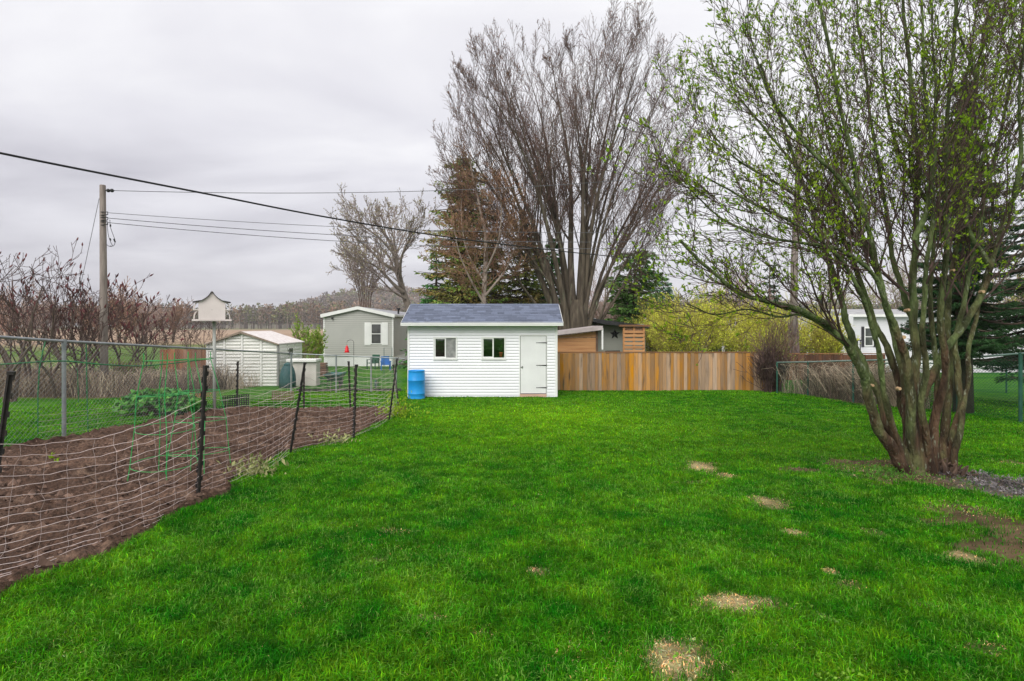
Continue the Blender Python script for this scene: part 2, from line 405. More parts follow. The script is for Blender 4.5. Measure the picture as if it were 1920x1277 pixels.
# ---- vegetable bed: loose dug soil
sx = np.arange(BX0-.25, -2.1, .03); sy = np.arange(BY0, BY1+.5, .03)
SX, SY = np.meshgrid(sx, sy); x, y = SX.ravel(), SY.ravel()
mk = bed_mask(x, y)
bumpz = (fbm(x*2.2, y*2.2, 60, 3)-.5)*.11+(fbm(x*9, y*9, 61, 4)-.5)*.10+np.maximum(0, vnoise(x*12, y*12, 63)-.55)*.10
z = gza(y)+lift(x, y)+(-.075+.115*sstep(0, .9, mk))+bumpz*mk
rng = np.random.default_rng(4)
z += rng.normal(0, .004, len(z))*mk
t = np.clip(fbm(x*1.2, y*1.2, 70)*.9+fbm(x*12, y*12, 71)*.5-.25, 0, 1)[:, None]
sc_ = np.array([.044, .026, .019])*(1-t)+np.array([.160, .100, .073])*t
dry = sstep(.60, .72, fbm(x*7, y*7, 72))[:, None]*.5
sc_ = sc_*(1-dry)+np.array([.25, .17, .125])*dry
nx, ny = len(sx), len(sy)
ii = (np.arange(ny-1)[:, None]*nx+np.arange(nx-1)[None, :]).ravel()
SF = np.stack([ii, ii+1, ii+nx+1, ii+nx], 1)
soil = npmesh('garden_soil', np.stack([x, y, z], 1), SF, mat('soil', (.6, .6, .6), (1.35, 1.3, 1.25), scale=40, rough=.97, attr='gcol', bump=.02, bscale=90, spec=.15), attrs=sc_)
tag(soil, kind='structure')
# clods and crumbs lying on it
n = 14000; cx = rng.uniform(BX0, -2.6, n); cy = BY0+(BY1-BY0)*rng.uniform(0, 1, n)**.8
ok = bed_mask(cx, cy) > .6; cx, cy = cx[ok], cy[ok]; n = len(cx)
cs = rng.uniform(.006, .026, n)*np.where(rng.random(n) < .06, 1.9, 1)
oc = np.array([(1,0,0),(-1,0,0),(0,1,0),(0,-1,0),(0,0,1),(0,0,-1)], float)
of = np.array([(0,2,4),(2,1,4),(1,3,4),(3,0,4),(2,0,5),(1,2,5),(3,1,5),(0,3,5)])
V = oc[None]*cs[:, None, None]*rng.uniform(.5, 1.4, (n, 6, 1)); 
c3 = np.stack([cx, cy, gza(cy)+lift(cx, cy)+.045+(fbm(cx*2.2, cy*2.2, 60, 3)-.5)*.09], 1)
V = (V+c3[:, None]).reshape(-1, 3); F = (of[None]+np.arange(n)[:, None, None]*6).reshape(-1, 3)
cl = npmesh('soil_clods', V, F, mat('clod', (.075, .046, .034), (.165, .105, .078), scale=5, rough=.95, island=.45)); tag(cl, kind='stuff')
tag(cl, 'loose crumbs of brown soil over the dug bed', 'soil')

# ---- grass blades
def grass(name, xs, ys, H, W, cols, seed, flat=None):
    r = np.random.default_rng(seed); n = len(xs)
    az = r.uniform(0, 2*np.pi, n); lean = r.uniform(.2, 1.7, n)**1.0
    if flat is not None: lean = np.where(flat > .5, r.uniform(1.2, 2.6, n), lean)
    h = H*r.uniform(.45, 1.25, n); wd = W*r.uniform(.6, 1.3, n)
    if flat is not None: h = np.where(flat > .5, h*.4, h)
    dx, dy = np.cos(az), np.sin(az); px_, py_ = -dy, dx
    z0 = gsurf(xs, ys)-.004
    b1 = np.stack([xs+px_*wd/2, ys+py_*wd/2, z0], 1); b2 = np.stack([xs-px_*wd/2, ys-py_*wd/2, z0], 1)
    mxx = xs+dx*h*lean*.3; myy = ys+dy*h*lean*.3
    m1 = np.stack([mxx+px_*wd*.45, myy+py_*wd*.45, z0+h*.6], 1); m2 = np.stack([mxx-px_*wd*.45, myy-py_*wd*.45, z0+h*.6], 1)
    tp = np.stack([xs+dx*h*lean*.85, ys+dy*h*lean*.85, z0+h*np.clip(1.05-lean*.36, .12, 1)], 1)
    V = np.stack([b1, b2, m2, m1, tp], 1).reshape(-1, 3); k = np.arange(n)[:, None]*5
    C = cols*(np.exp(r.normal(-.12, .42, n))[:, None])*np.stack([r.uniform(.5, 1.7, n), np.ones(n), r.uniform(.7, 1.4, n)], 1)
    C = C*(.62+.76*vnoise(xs*19, ys*19, 77)*1.0)[:, None]
    pale = r.random(n) < .06+.10*(fbm(xs*2.3, ys*2.3, 78, 2) > .58); C[pale] = C[pale]*.6+np.array([.15, .27, .05])
    C5 = np.repeat(C, 5, axis=0)
    o = npmesh(name, V, [k+np.array([[0, 1, 2, 3]]), k+np.array([[3, 2, 4]])], m_blade, attrs=C5)
    return o
m_blade = mat('grass_blade', (.9, .9, .9), (1.1, 1.1, 1.1), scale=2, rough=.6, attr='gcol', spec=.05, trans=.3)
QG = 1.0
r = np.random.default_rng(11)
bands = [(1.9, 3.2, 26000, .0030, .040), (3.2, 4.6, 19000, .0036, .040), (4.6, 6.5, 11000, .0048, .039), (6.5, 9, 6000, .0065, .038), (9, 12.5, 3000, .009, .038), (12.5, 19.3, 1300, .014, .038)]
AX, AY, AH, AW = [], [], [], []
for y0, y1, dens, bw, bh in bands:
    hw = .93*y1+1.9; x0 = max(-hw, -11.5); x1 = min(hw, 13.5)
    n = int(dens*QG*(y1-y0)*(x1-x0)); a = r.uniform(x0, x1, n); b = r.uniform(y0, y1, n)
    k = np.abs(a) < .93*b+1.9; a, b = a[k], b[k]
    # clumps
    cl_ = fbm(a*6, b*6, 90, 2); k = r.random(len(a)) < .45+.9*cl_; a, b = a[k], b[k]
    AX.append(a); AY.append(b); AH.append(bh*(.62+.75*fbm(a*3.1, b*3.1, 91, 3))); AW.append(np.full(len(a), bw))
ax, ay, ah, aw = map(np.concatenate, (AX, AY, AH, AW))
k = (bed_mask(ax, ay) < .35+r.random(len(ax))*.3) & ~((ax < -7.3) & (ay > 16.4))
k &= ~((ax > -3.08) & (ax < 1.34) & (ay > 16.9))
ax, ay, ah, aw = ax[k], ay[k], ah[k], aw[k]
M_ = patches(ax, ay); u = r.random(len(ax))
k = (u > M_['b']*.96) & (u > M_['m']*.985) & (u > M_['t']*.78) & (u > M_['s']*.35)
k &= ~((ax > 8.9) & (ay > 13.4) & (ay < 18) & (ax < .63*ay) & (u > .2))
ax, ay, ah, aw = ax[k], ay[k], ah[k], aw[k]; M_ = {q: v[k] for q, v in M_.items()}; u = u[k]
col = lawn_col(ax, ay)
st = (M_['s'] > .08+.75*r.random(len(ax))) | ((M_['t'] > .4) & (r.random(len(ax)) < .34)) | (r.random(len(ax)) < .010+.10*sstep(.60, .74, fbm(ax*1.9, ay*2.1, 35, 3)))
col[st] = np.array([.66, .54, .25])*r.uniform(.6, 1.25, (int(st.sum()), 1))
edge = (bed_mask(ax, ay) > .02) | (np.abs(ax-bed_right(ay)) < .16) & (ay < 13)
ah = np.where(edge, ah*1.25, ah)
g = grass('lawn_grass', ax, ay, ah, aw, col, 3, st*1.0)
tag(g, 'short bright green grass of the back lawn', 'grass', kind='stuff'); print('blades', len(ax))
# broad leaved weeds in the turf: small flat rosettes of clover and dandelion
n = 800; wx_ = r.uniform(-6, 9, n); wy_ = 2.1+r.random(n)**1.3*9; k = (np.abs(wx_) < .9*wy_+.2) & (bed_mask(wx_, wy_) < .02) & (fbm(wx_*.9, wy_*.9, 44, 3) > .47); wx_, wy_ = wx_[k], wy_[k]
m_ = len(wx_); per = 14; wi = np.repeat(np.arange(m_), per); a = r.uniform(0, 6.283, m_*per); rad = r.uniform(.004, .04, m_*per); sz_ = r.uniform(.6, 1.3, m_)[wi]
C_ = np.stack([wx_[wi]+np.cos(a)*rad*sz_, wy_[wi]+np.sin(a)*rad*sz_, np.zeros(m_*per)], 1); C_[:, 2] = gsurf(C_[:, 0], C_[:, 1])+r.uniform(.012, .026, m_*per)
V, F = leafquads(C_, .017, r, .62, .1, np.stack([np.cos(a), np.sin(a), np.zeros(m_*per)], 1))
wd_ = npmesh('lawn_weeds', V, F, mat('lawn_weed', (.06, .20, .006), (.17, .34, .02), scale=3, rough=.5, island=.35, trans=.2)); tag(wd_, 'flat rosettes of clover and dandelion leaves in the turf', 'weeds', kind='stuff')
# dead leaves and wood chips near the tree and in the mulch
n = 6500; a = r.uniform(2.8, 7.0, n); b = r.uniform(4.9, 7.4, n); M_ = patches(a, b)
k = (M_['m']+M_['b']+.8*M_['t']) > r.random(n)*1.2; a, b = a[k], b[k]
V, F = leafquads(np.stack([a, b, gsurf(a, b)+.008], 1), .026, r, .45, 0); V[:, 2] = np.clip(V[:, 2], np.repeat(gsurf(a, b), 4)+.004, None)
lf = npmesh('leaf_litter', V, F, mat('litter', (.09, .055, .035), (.26, .19, .12), scale=3, rough=.9, island=.6))
tag(lf, 'dead leaves and wood chips scattered around the tree foot', 'leaf litter', kind='stuff')

n = 12000; a = r.uniform(4.6, 7.2, n); b = r.uniform(5.2, 7.0, n); M_ = patches(a, b); k = M_['m'] > r.uniform(.1, .9, n); a, b = a[k], b[k]
V, F = leafquads(np.stack([a, b, gsurf(a, b)+r.uniform(.004, .04, len(a))], 1), .034, r, .34, -.1); V[:, 2] = np.clip(V[:, 2], np.repeat(gsurf(a, b), 4)+.004, None)
tag(npmesh('wood_chips', V, F, mat('chips', (.04, .034, .032), (.23, .21, .215), scale=3, rough=.9, island=.7)), 'grey wood chips and wet mulch beside the tree at the right frame edge', 'mulch', kind='stuff')

# ================================================================ HAZE comes last; far hill and woods
def hillz(x, y):
    r_ = np.exp(-((x+190)/95)**2)*34+np.exp(-((x+60)/120)**2)*16+np.exp(-((x-250)/300)**2)*24
    return r_*sstep(480, 760, y)*(1-.3*sstep(900, 1500, y))
hx = np.linspace(-1000, 1400, 130); hy = np.linspace(470, 1500, 60); HX, HY_ = np.meshgrid(hx, hy); x, y = HX.ravel(), HY_.ravel()
z = hillz(x, y)+(fbm(x*.02, y*.02, 3)-.5)*5*sstep(500, 700, y)-.8
ii = (np.arange(59)[:, None]*130+np.arange(129)[None, :]).ravel()
hill = npmesh('hill', np.stack([x, y, z], 1), np.stack([ii, ii+1, ii+131, ii+130], 1), mat('hill', (.10, .095, .06), (.14, .11, .08), scale=.02, rough=1), smooth=True)
tag(hill, kind='structure')
def wood_mass(name, label, xs, ys, zs, hs, ws, kinds, seed, per=26, fs=1.0):
    """a far wood: crowns of small upright faces plus trunks, one colour per tree"""
    r = np.random.default_rng(seed); n = len(xs); k = n*per
    ti = np.repeat(np.arange(n), per); u = r.random(k)**.8; a = r.uniform(0, 2*np.pi, k); rad = np.sqrt(r.random(k))
    con = kinds[ti] == 1
    prof = np.where(con, (1-u)*.9+.1, np.sin(np.pi*np.clip(u*.85+.12, 0, 1))**.6)
    base = np.where(con, .12, .22)
    C = np.stack([xs[ti]+np.cos(a)*rad*ws[ti]*prof, ys[ti]+np.sin(a)*rad*ws[ti]*prof, zs[ti]+hs[ti]*(base+(1-base)*u)], 1)
    V, F = leafquads(C, fs, r, .5, .8)
    pal = np.array([[.21, .155, .12], [.045, .085, .030], [.16, .17, .075], [.27, .17, .11], [.17, .135, .12]])
    tc_ = pal[kinds]*r.uniform(.7, 1.35, n)[:, None]
    col = np.repeat(tc_[ti]*r.uniform(.7, 1.3, k)[:, None], 4, axis=0)
    # trunks as slim upright slabs with real thickness
    L = [([(xs[i], ys[i], zs[i]-1), (xs[i]+r.normal()*.3, ys[i], zs[i]+hs[i]*.85)], [.16*fs, .05*fs]) for i in range(n)]
    V2, F2 = tubes(L, 3); col2 = np.repeat((np.array([.17, .135, .115])*r.uniform(.6, 1.5, n)[:, None]), 6, axis=0)
    o = npmesh(name, np.concatenate([V, V2]), [F, F2+len(V)], mat('wood_mass', (.8, .8, .8), (1.2, 1.2, 1.2), scale=.3, rough=.95, attr='gcol', spec=.05), attrs=np.concatenate([col, col2]))
    tag(o, label, 'woods', kind='stuff'); return o
r = np.random.default_rng(77)
# tree line at the back of the field
n = 1500; xs = r.uniform(-420, 420, n); ys = 366+r.uniform(0, 45, n)
f = vnoise(xs*.02+4, ys*0, 5); kinds = np.where(r.random(n) < sstep(.35, .6, f), 1, r.choice([0, 3, 4, 2], n))
kinds = np.where((xs < -215) & (r.random(n) < .9), r.choice([0, 3, 4], n), kinds)
hs = np.where(kinds == 1, r.uniform(13, 18, n), r.uniform(11, 17.5, n))*(.9+.2*vnoise(xs*.05, ys*0, 8))
wood_mass('tree_line', 'bare and evergreen wood closing the far side of the field', xs, ys, np.zeros(n), hs, np.where(kinds == 1, 2.2, 3.6), kinds, 5, 60, 1.6)
n = 2600; xs = r.uniform(-430, 700, n); ys = r.uniform(560, 900, n)
kinds = r.choice([0, 3, 4, 2, 0], n)
wood_mass('hill_wood', 'hazy leafless wood over the distant hill', xs, ys, hillz(xs, ys)-1, r.uniform(8, 15, n), np.full(n, 5.), kinds, 6, 34, 3.0)
# ================================================================ WHITE GARDEN SHED
rd = random.Random(5)
M_white = mat('white_vinyl', (.84, .84, .865), (.80, .80, .83), scale=1.5, rough=.5, bump=.0006, bscale=30, stain=((.70, .71, .68), 1.1, .60))
M_trim = mat('white_trim', (.82, .82, .80), (.76, .76, .74), scale=3, rough=.45)
M_dark = mat('dark_inside', (.025, .025, .025), (.04, .035, .03), scale=4)
M_black = mat('black_iron', (.015, .015, .016), (.03, .03, .03), scale=20, rough=.6)
M_shingle = mat('shingle', (.150, .172, .235), (.102, .120, .172), scale=60, rough=.9, island=.24, detail=6, bump=.002, bscale=300)
M_glass = glass('window_glass', (.82, .84, .83), .13)
SY = 16.85
def sX(px): return XX(px, SY)
def sZ(py): return ZZ(py, SY)
X0, X1 = sX(765), sX(1044.5); ZB = sZ(746); ZE = sZ(604); DEP = 2.55
shed = thing('garden_shed', 'small white clapboard shed with blue grey shingle roof on the lawn', 'shed', ((X0+X1)/2, SY, gz(SY)))
wins = [(812.6, 857.2, 631.5, 673), (902.4, 948, 631.5, 673)]
DX0, DX1, DZ1 = sX(975.4), sX(1024.5), sZ(629.5)
holes = [(sX(a), sX(b), sZ(d), sZ(c)) for a, b, c, d in wins]+[(DX0, DX1, -9, DZ1)]
def courses(mb, x0, x1, y, z0, z1, h, holes=(), out_=.024, base=.03):
    """clapboard facing -Y: each course tapers, cut round the openings"""
    z = z0
    while z < z1-.01:
        zt = min(z+h, z1); cuts = sorted([(a, b) for a, b, c, d in holes if c < (z+zt)/2 < d]); xs = x0
        for a, b in cuts+[(x1, x1)]:
            if a-xs > .01:
                mb.prismx([(y-out_, z), (y-out_+.002, z+.014), (y-.001, zt), (y+base, zt), (y+base, z)], xs, a)
            xs = max(xs, b)
        z = zt
wm = MB(); courses(wm, X0+.05, X1-.05, SY, ZB, ZE, .0885, holes)
wall = wm.build('wall', M_white, shed)
wb = MB()                                        # the other three sides and the floor
wb.box(X0+.03, X0+.07, SY+.03, SY+DEP, ZB, ZE); wb.box(X1-.07, X1-.03, SY+.03, SY+DEP, ZB, ZE); wb.box(X0+.07, X1-.07, SY+DEP-.04, SY+DEP, ZB, ZE)
YR = SY+DEP/2; YE0 = 16.58; ZEv = ZZ(605.5, YE0); ZR = ZZ(571, YR); sl = (ZR-ZEv)/(YR-YE0)
for xa, xb in ((X0+.03, X0+.07), (X1-.07, X1-.03)): wb.prismx([(SY+.03, ZE), (SY+DEP, ZE), (YR, ZE+sl*DEP/2-.02)], xa, xb)
wb.build('side_wall', M_white, shed)
fl = MB(); fl.box(X0+.08, X1-.08, SY+.04, SY+DEP-.05, ZB+.02, ZB+.06); fl.box(X0+.071, X1-.071, SY+DEP-.06, SY+DEP-.041, ZB+.06, ZE-.05)
fl.build('floor', M_dark, shed)
for xa, xb in ((X0-.012, X0+.05), (X1-.05, X1+.012)): MB().box(xa, xb, SY-.026, SY+.04, ZB, ZE).build('corner_trim', M_trim, shed, bevel=.004)
# roof: slabs of shingles in staggered tabs
rx0, rx1 = XX(752, YE0), XX(1055.5, YE0); YB = 2*YR-YE0
rf = MB()
rf.prismx([(YE0+.02, ZEv), (YR, ZR-.01), (YB-.02, ZEv), (YB-.02, ZEv-.05), (YR, ZR-.07), (YE0+.02, ZEv-.05)], rx0+.01, rx1-.01)
roof = rf.build('roof', mat('roof_felt', (.09, .10, .14), (.06, .07, .10), rough=.9), shed)
sh = MB(); NC = 11; Ls = math.hypot(YR-YE0, ZR-ZEv); dy, dz = (YR-YE0)/NC, (ZR-ZEv)/NC
for side in (0, 1):
    for i in range(NC):
        x = rx0-rd.random()*.12
        while x < rx1:
            wd = rd.choice([.14, .2, .27, .34]); a, b = max(x, rx0), min(x+wd, rx1); x += wd
            if b-a < .02: continue
            e = rd.choice([.004, .004, .009]); ya, za = YE0+dy*i, ZEv+dz*i; yb, zb_ = ya+dy*1.12, za+dz*1.12
            if i == NC-1: yb, zb_ = YR, ZR
            pl = [(ya-.004, za+e+.012), (ya-.004, za+.004), (yb, zb_+.003), (yb, zb_+.008)]
            if side: pl = [(2*YR-q, s_) for q, s_ in pl][::-1]
            sh.prismx(pl, a, b-.003)
sh.build('shingles', M_shingle, roof)
rc = MB(); x = rx0
while x < rx1:
    b = min(x+.3, rx1); rc.prismx([(YR-.11, ZR-.11*sl+.02), (YR, ZR+.024), (YR+.11, ZR-.11*sl+.02), (YR+.11, ZR-.11*sl+.012), (YR, ZR+.014), (YR-.11, ZR-.11*sl+.012)], x, b-.004); x = b
rc.build('ridge_cap', M_shingle, roof)
fs = MB(); fs.box(rx0, rx1, YE0-.012, YE0+.012, ZEv-.085, ZEv+.004)
fs.prismx([(YE0-.014, ZEv+.002), (YE0-.014, ZEv-.03), (YE0-.022, ZEv-.03), (YE0-.022, ZEv+.004)], rx0-.004, rx1+.004)
for xa, xb in ((rx0-.016, rx0-.001), (rx1+.001, rx1+.016)):
    fs.prismx([(YE0, ZEv), (YR, ZR), (YB, ZEv), (YB, ZEv-.10), (YR, ZR-.10), (YE0, ZEv-.085)], xa, xb)
fs.build('fascia', M_trim, shed, bevel=.003)
sf = MB(); sf.box(rx0+.02, rx1-.02, YE0+.013, SY-.005, ZE-.012, ZE+.004); sf.build('soffit', M_trim, shed)
# windows: left one has a mesh screen, right one a red pot behind the glass
M_screen = mat('screen_mesh', (.20, .205, .20), (.30, .30, .29), scale=8, rough=.7, ramp=(.4, .6))
for wi, (a, b, c, d) in enumerate(wins):
    a, b, z1, z0 = sX(a), sX(b), sZ(c), sZ(d); mid = sX(835.3 if wi == 0 else 924.6)
    win = MB(); y0, y1 = SY-.035, SY+.03; t_ = .038
    win.box(a, b, y0, y1, z1-t_, z1); win.box(a, b, y0-.006, y1, z0, z0+t_); win.box(a, a+t_, y0, y1, z0+t_, z1-t_); win.box(b-t_, b, y0, y1, z0+t_, z1-t_)
    wo = win.build('window', M_trim, shed, bevel=.003)
    s_ = MB(); i0, i1, j0, j1 = a+t_, b-t_, z0+t_, z1-t_; u = .028
    s_.box(i0, mid+.02, y0+.015, y0+.03, j0, j0+u); s_.box(i0, mid+.02, y0+.015, y0+.03, j1-u, j1); s_.box(i0, i0+u, y0+.015, y0+.03, j0+u, j1-u); s_.box(mid-.018, mid+.02, y0+.008, y0+.03, j0+u, j1-u)
    s_.build('frame', M_trim, wo, bevel=.002)
    g_ = MB(); g_.box(i0+u, mid-.018, y0+.02, y0+.025, j0+u, j1-u)
    if wi: g_.box(mid+.02, i1, y0+.038, y0+.043, j0, j1)
    g_.build('pane', M_glass, wo)
    if wi == 0: MB().box(mid+.02, i1, y0+.034, y0+.044, j0, j1).build('screen', M_screen, wo)
    sl_ = MB(); sl_.box(a-.015, b+.015, SY-.05, SY-.03, z0-.022, z0-.002); sl_.build('sill', M_trim, wo, bevel=.003)
    cu = MB(); cu.box(a, b, SY+.031, SY+.035, z1+.002, z1+.02)
# red plant pot standing on the inner sill of the right window
px_ = sX(939.3); zsill = sZ(668.8)
sill2 = MB(); sill2.box(holes[1][0]-.05, holes[1][1]+.05, SY+.033, SY+.2, zsill-.03, zsill-.002); sill2.build('inner_shelf', M_dark, shed)
pt = thing('plant_pot', 'small red pot with green plant inside the right shed window', 'plant pot', (px_, SY+.075, zsill))
MB().lathe([(.042, 0), (.05, .10), (.056, .10), (.056, .125), (.048, .125), (.045, .10)], (px_, SY+.075, zsill), 16).build('pot', mat('pot_red', (.90, .16, .08), (.80, .12, .07), scale=20, rough=.6), pt, smooth=True)
rr_ = np.random.default_rng(1); V, F = leafquads(np.array([px_, SY+.11, zsill+.13])+rr_.normal(size=(90, 3))*np.array([.03, .02, .05])+np.array([0, 0, .07]), .07, rr_, .3, 1.0)
npmesh('foliage', V, F, mat('pot_leaf', (.03, .10, .02), (.05, .16, .03), island=.3), pt)
# door
M_door = mat('door_paint', (.80, .80, .80), (.74, .74, .74), scale=2, rough=.55, bump=.0006)
dm = MB(); z0 = sZ(738.2)
npl = 9
for i in range(npl):
    a = DX0+.012+(DX1-DX0-.024)*i/npl; b = DX0+.012+(DX1-DX0-.024)*(i+1)/npl
    dm.box(a, b-.003, SY-.014, SY+.012, z0+.01, DZ1-.012)
dm.box(DX0+.012, DX1-.012, SY-.008, SY+.008, z0+.01, DZ1-.012)
door = dm.build('door', M_door, shed, bevel=.0015)
jm = MB(); jm.box(DX0-.03, DX0, SY-.026, SY+.03, z0-.03, DZ1+.035); jm.box(DX1, DX1+.02, SY-.024, SY+.03, z0-.03, DZ1+.035); jm.box(DX0, DX1, SY-.026, SY+.03, DZ1, DZ1+.035)
jm.build('door_frame', M_trim, shed, bevel=.002)
gp = MB(); gp.box(DX0, DX1, SY+.014, SY+.02, z0, DZ1); gp.build('door_stop', M_dark, shed)
for py in (642.7, 685, 726.8):
    hb = MB(); zc = sZ(py); x1 = DX1+.012; x0 = sX(1006.5)
    hb.prismy([(x0, zc-.006), (x1, zc-.017), (x1, zc+.017), (x0, zc+.006)], SY-.021, SY-.0145); hb.lathe([(.012, 0), (.012, .004)], (0, 0, 0), 10)
    hb.v = [(v[0], v[1], v[2]) if k < 8 else (x0-.006+v[0], SY-.021+v[2], zc+v[1]) for k, v in enumerate(hb.v)]
    hb.tube([(x1, SY-.02, zc-.03), (x1, SY-.02, zc+.03)], .008, 8)
    hb.build('hinge', M_black, door)
hd = MB(); hx = sX(978.5); zc = sZ(688.3)
hd.box(hx-.004, hx+.03, SY-.02, SY-.015, zc-.035, zc+.03); hd.tube([(hx+.012, SY-.02, zc+.03), (hx+.012, SY-.045, zc+.02), (hx+.012, SY-.045, zc-.025), (hx+.012, SY-.02, zc-.035)], .005, 6)
hd.box(hx-.03, hx-.002, SY-.034, SY-.02, zc-.008, zc+.006)
hd.build('handle', mat('steel', (.25, .25, .25), (.4, .4, .4), rough=.35, metal=.8), door)
st = MB(); st.box(DX0-.01, DX1+.0, SY-.055, SY+.02, ZB-.03, z0-.012); st.box(DX0+.01, DX1-.02, SY-.075, SY-.056, ZB-.03, ZB+.055)
st.build('doorstep', mat('pink_wood', (.62, .42, .33), (.48, .31, .24), scale=3, rough=.8, stretch=(1, 8, 8)), shed, bevel=.004)
pb = MB(); pb.box(X0+.052, DX0-.032, SY-.019, SY-.0165, ZB-.02, ZB+.045); pb.build('base_board', M_trim, shed)

# ---- blue drum
by = 16.42; bx = XX(781, by); bz = gz(by)-.01; H = ZZ(694, by)-bz; R_ = XX(797.2, by)-bx
br = thing('barrel', 'blue plastic drum standing at the left corner of the white shed', 'barrel', (bx, by, bz))
M_blue = mat('blue_plastic', (.015, .26, .66), (.02, .31, .72), scale=3, rough=.38, stain=((.03, .17, .36), 5, .66))
prof = [(R_*.93, 0), (R_*.985, .015), (R_*.985, .02), (R_*.96, .04), (R_*.965, H*.17), (R_*1.0, H*.185), (R_*1.0, H*.20), (R_*.965, H*.215), (R_*.97, H*.63), (R_*1.005, H*.645), (R_*1.005, H*.665), (R_*.97, H*.68), (R_*.955, H*.9), (R_*.93, H*.955), (R_*.96, H*.965), (R_*.965, H*.995), (R_*.93, H), (R_*.9, H*.97), (R_*.9, H*.95)]
MB().lathe(prof, (bx, by, bz), 40).build('body', M_blue, br, smooth=True)
MB().lathe([(.045, 0), (.045, .018), (.03, .02)], (bx-.12, by-.04, bz+H*.95), 14).build('bung', M_blue, br); MB().lathe([(.03, 0), (.03, .018)], (bx+.13, by+.03, bz+H*.95), 12).build('bung', M_blue, br)

# ================================================================ GREY MOBILE HOME (left)
def home(name, label, x0, x1, y0, y1, zb, ze, zr, mw, mr, group=None, base=.5, lap=.12, over=.12, hip_front=True):
    t_ = thing(name, label, 'house', ((x0+x1)/2, y0, zb), group)
    xm = (x0+x1)/2
    b = MB(); z = zb+base
    def fr(z):                         # gable half width at height z
        return (x1-x0)/2 if z <= ze else (x1-x0)/2*(zr-z)/(zr-ze)
    while z < zr-.04:
        zt = min(z+lap, zr-.02); a = fr(z); c = fr(zt)
        if z < ze < zt: c = a
        b.add([(xm-a, y0-.026, z), (xm+a, y0-.026, z), (xm+c, y0-.002, zt), (xm-c, y0-.002, zt), (xm-a, y0+.03, z), (xm+a, y0+.03, z), (xm+c, y0+.03, zt), (xm-c, y0+.03, zt)],
              [(0, 1, 2, 3), (5, 4, 7, 6), (0, 4, 5, 1), (1, 5, 6, 2), (3, 7, 4, 0), (3, 2, 6, 7)]); z = zt
    z = zb+base
    while z < ze-.01:
        zt = min(z+lap, ze)
        b.prismy([(x1-.03, z), (x1+.014, z), (x1+.002, zt), (x1-.03, zt)], y0+.03, y1); b.prismy([(x0+.03, zt), (x0-.002, zt), (x0-.014, z), (x0+.03, z)], y0+.03, y1); z = zt
    b.box(x0+.04, x1-.04, y1-.05, y1, zb+base, ze)
    b.build('wall', mw, t_)
    k = MB(); k.box(x0+.01, x1-.01, y0+.005, y1-.02, zb-.1, zb+base-.004); k.build('skirting', M_trim, t_)
    for q in (x0, x1): MB().box(q-.02 if q == x0 else q-.06, q+.06 if q == x0 else q+.02, y0-.022, y0+.05, zb+base, ze).build('corner_trim', M_trim, t_)
    r_ = MB(); s = (zr-ze)/((x1-x0)/2); e = over
    r_.prismy([(x0-e, ze-e*s+.02), (xm, zr+.02), (x1+e, ze-e*s+.02), (x1+e, ze-e*s+.1), (xm, zr+.1), (x0-e, ze-e*s+.1)], y0-.15, y1+.15)
    rf_ = r_.build('roof', mr, t_)
    f = MB(); f.prismy([(x0-e, ze-e*s-.09), (xm, zr-.07), (x1+e, ze-e*s-.09), (x1+e, ze-e*s+.11), (xm, zr+.11), (x0-e, ze-e*s+.11)], y0-.18, y0-.151)
    f.box(x1+e, x1+e+.03, y0-.15, y1+.15, ze-e*s-.02, ze-e*s+.1); f.box(x0-e-.03, x0-e, y0-.15, y1+.15, ze-e*s-.02, ze-e*s+.1)
    f.build('fascia', M_trim, t_)
    return t_, rf_
M_greysid = mat('grey_siding', (.43, .43, .395), (.39, .39, .36), scale=1, rough=.6)
M_metal = mat('metal_roof', (.38, .38, .40), (.30, .30, .32), scale=1.5, rough=.5)
M_pane = mat('dark_pane', (.04, .042, .045), (.10, .10, .10), scale=2.5, rough=.08, spec=.8)
HY0 = 33.0; hx0, hx1 = XX(607, HY0), XX(737, HY0)
mh, mroof = home('mobile_home', 'grey sided mobile home with white trim and one shuttered window', hx0, hx1, HY0, HY0+15, gz(HY0), ZZ(592, HY0), ZZ(578, HY0), M_greysid, M_metal, base=.56)
def small_window(par, x0, x1, y, z0, z1, shut=None, ms=None, ft=.05):
    f = MB(); f.box(x0, x1, y-.05, y-.016, z0, z0+ft); f.box(x0, x1, y-.05, y-.016, z1-ft, z1); f.box(x0, x0+ft, y-.05, y-.016, z0+ft, z1-ft); f.box(x1-ft, x1, y-.05, y-.016, z0+ft, z1-ft)
    f.box(x0+ft, x1-ft, y-.045, y-.018, (z0+z1)/2-.02, (z0+z1)/2+.02)
    wo = f.build('window', M_trim, par)
    MB().box(x0+ft, x1-ft, y-.03, y-.0165, z0+ft, z1-ft).build('pane', M_pane, wo)
    if shut:
        for a, b in ((x0-shut, x0-.01), (x1+.01, x1+shut)):
            s = MB(); s.box(a, b, y-.045, y-.016, z0-.05, z1+.05)
            zz_ = z0
            while zz_ < z1: s.box(a+.05, b-.05, y-.055, y-.0455, zz_, zz_+.03); zz_ += .07
            s.build('shutter', ms, par)
    return wo
small_window(mh, XX(695.5, HY0), XX(715.8, HY0), HY0, ZZ(645.5, HY0), ZZ(606.5, HY0), .36, M_trim)
l_ = MB(); l_.box(XX(622.5, HY0), XX(625, HY0), HY0-.14, HY0-.015, ZZ(598.5, HY0), ZZ(595, HY0)); l_.build('lamp', M_black, mh)
v_ = MB(); vx, vy = XX(747, 36), 36; vz = ZZ(588, 36); v_.lathe([(.06, -.15), (.06, .25), (.13, .26), (.13, .36)], (vx+.0, vy, vz), 12); v_.build('vent', M_black, mroof)
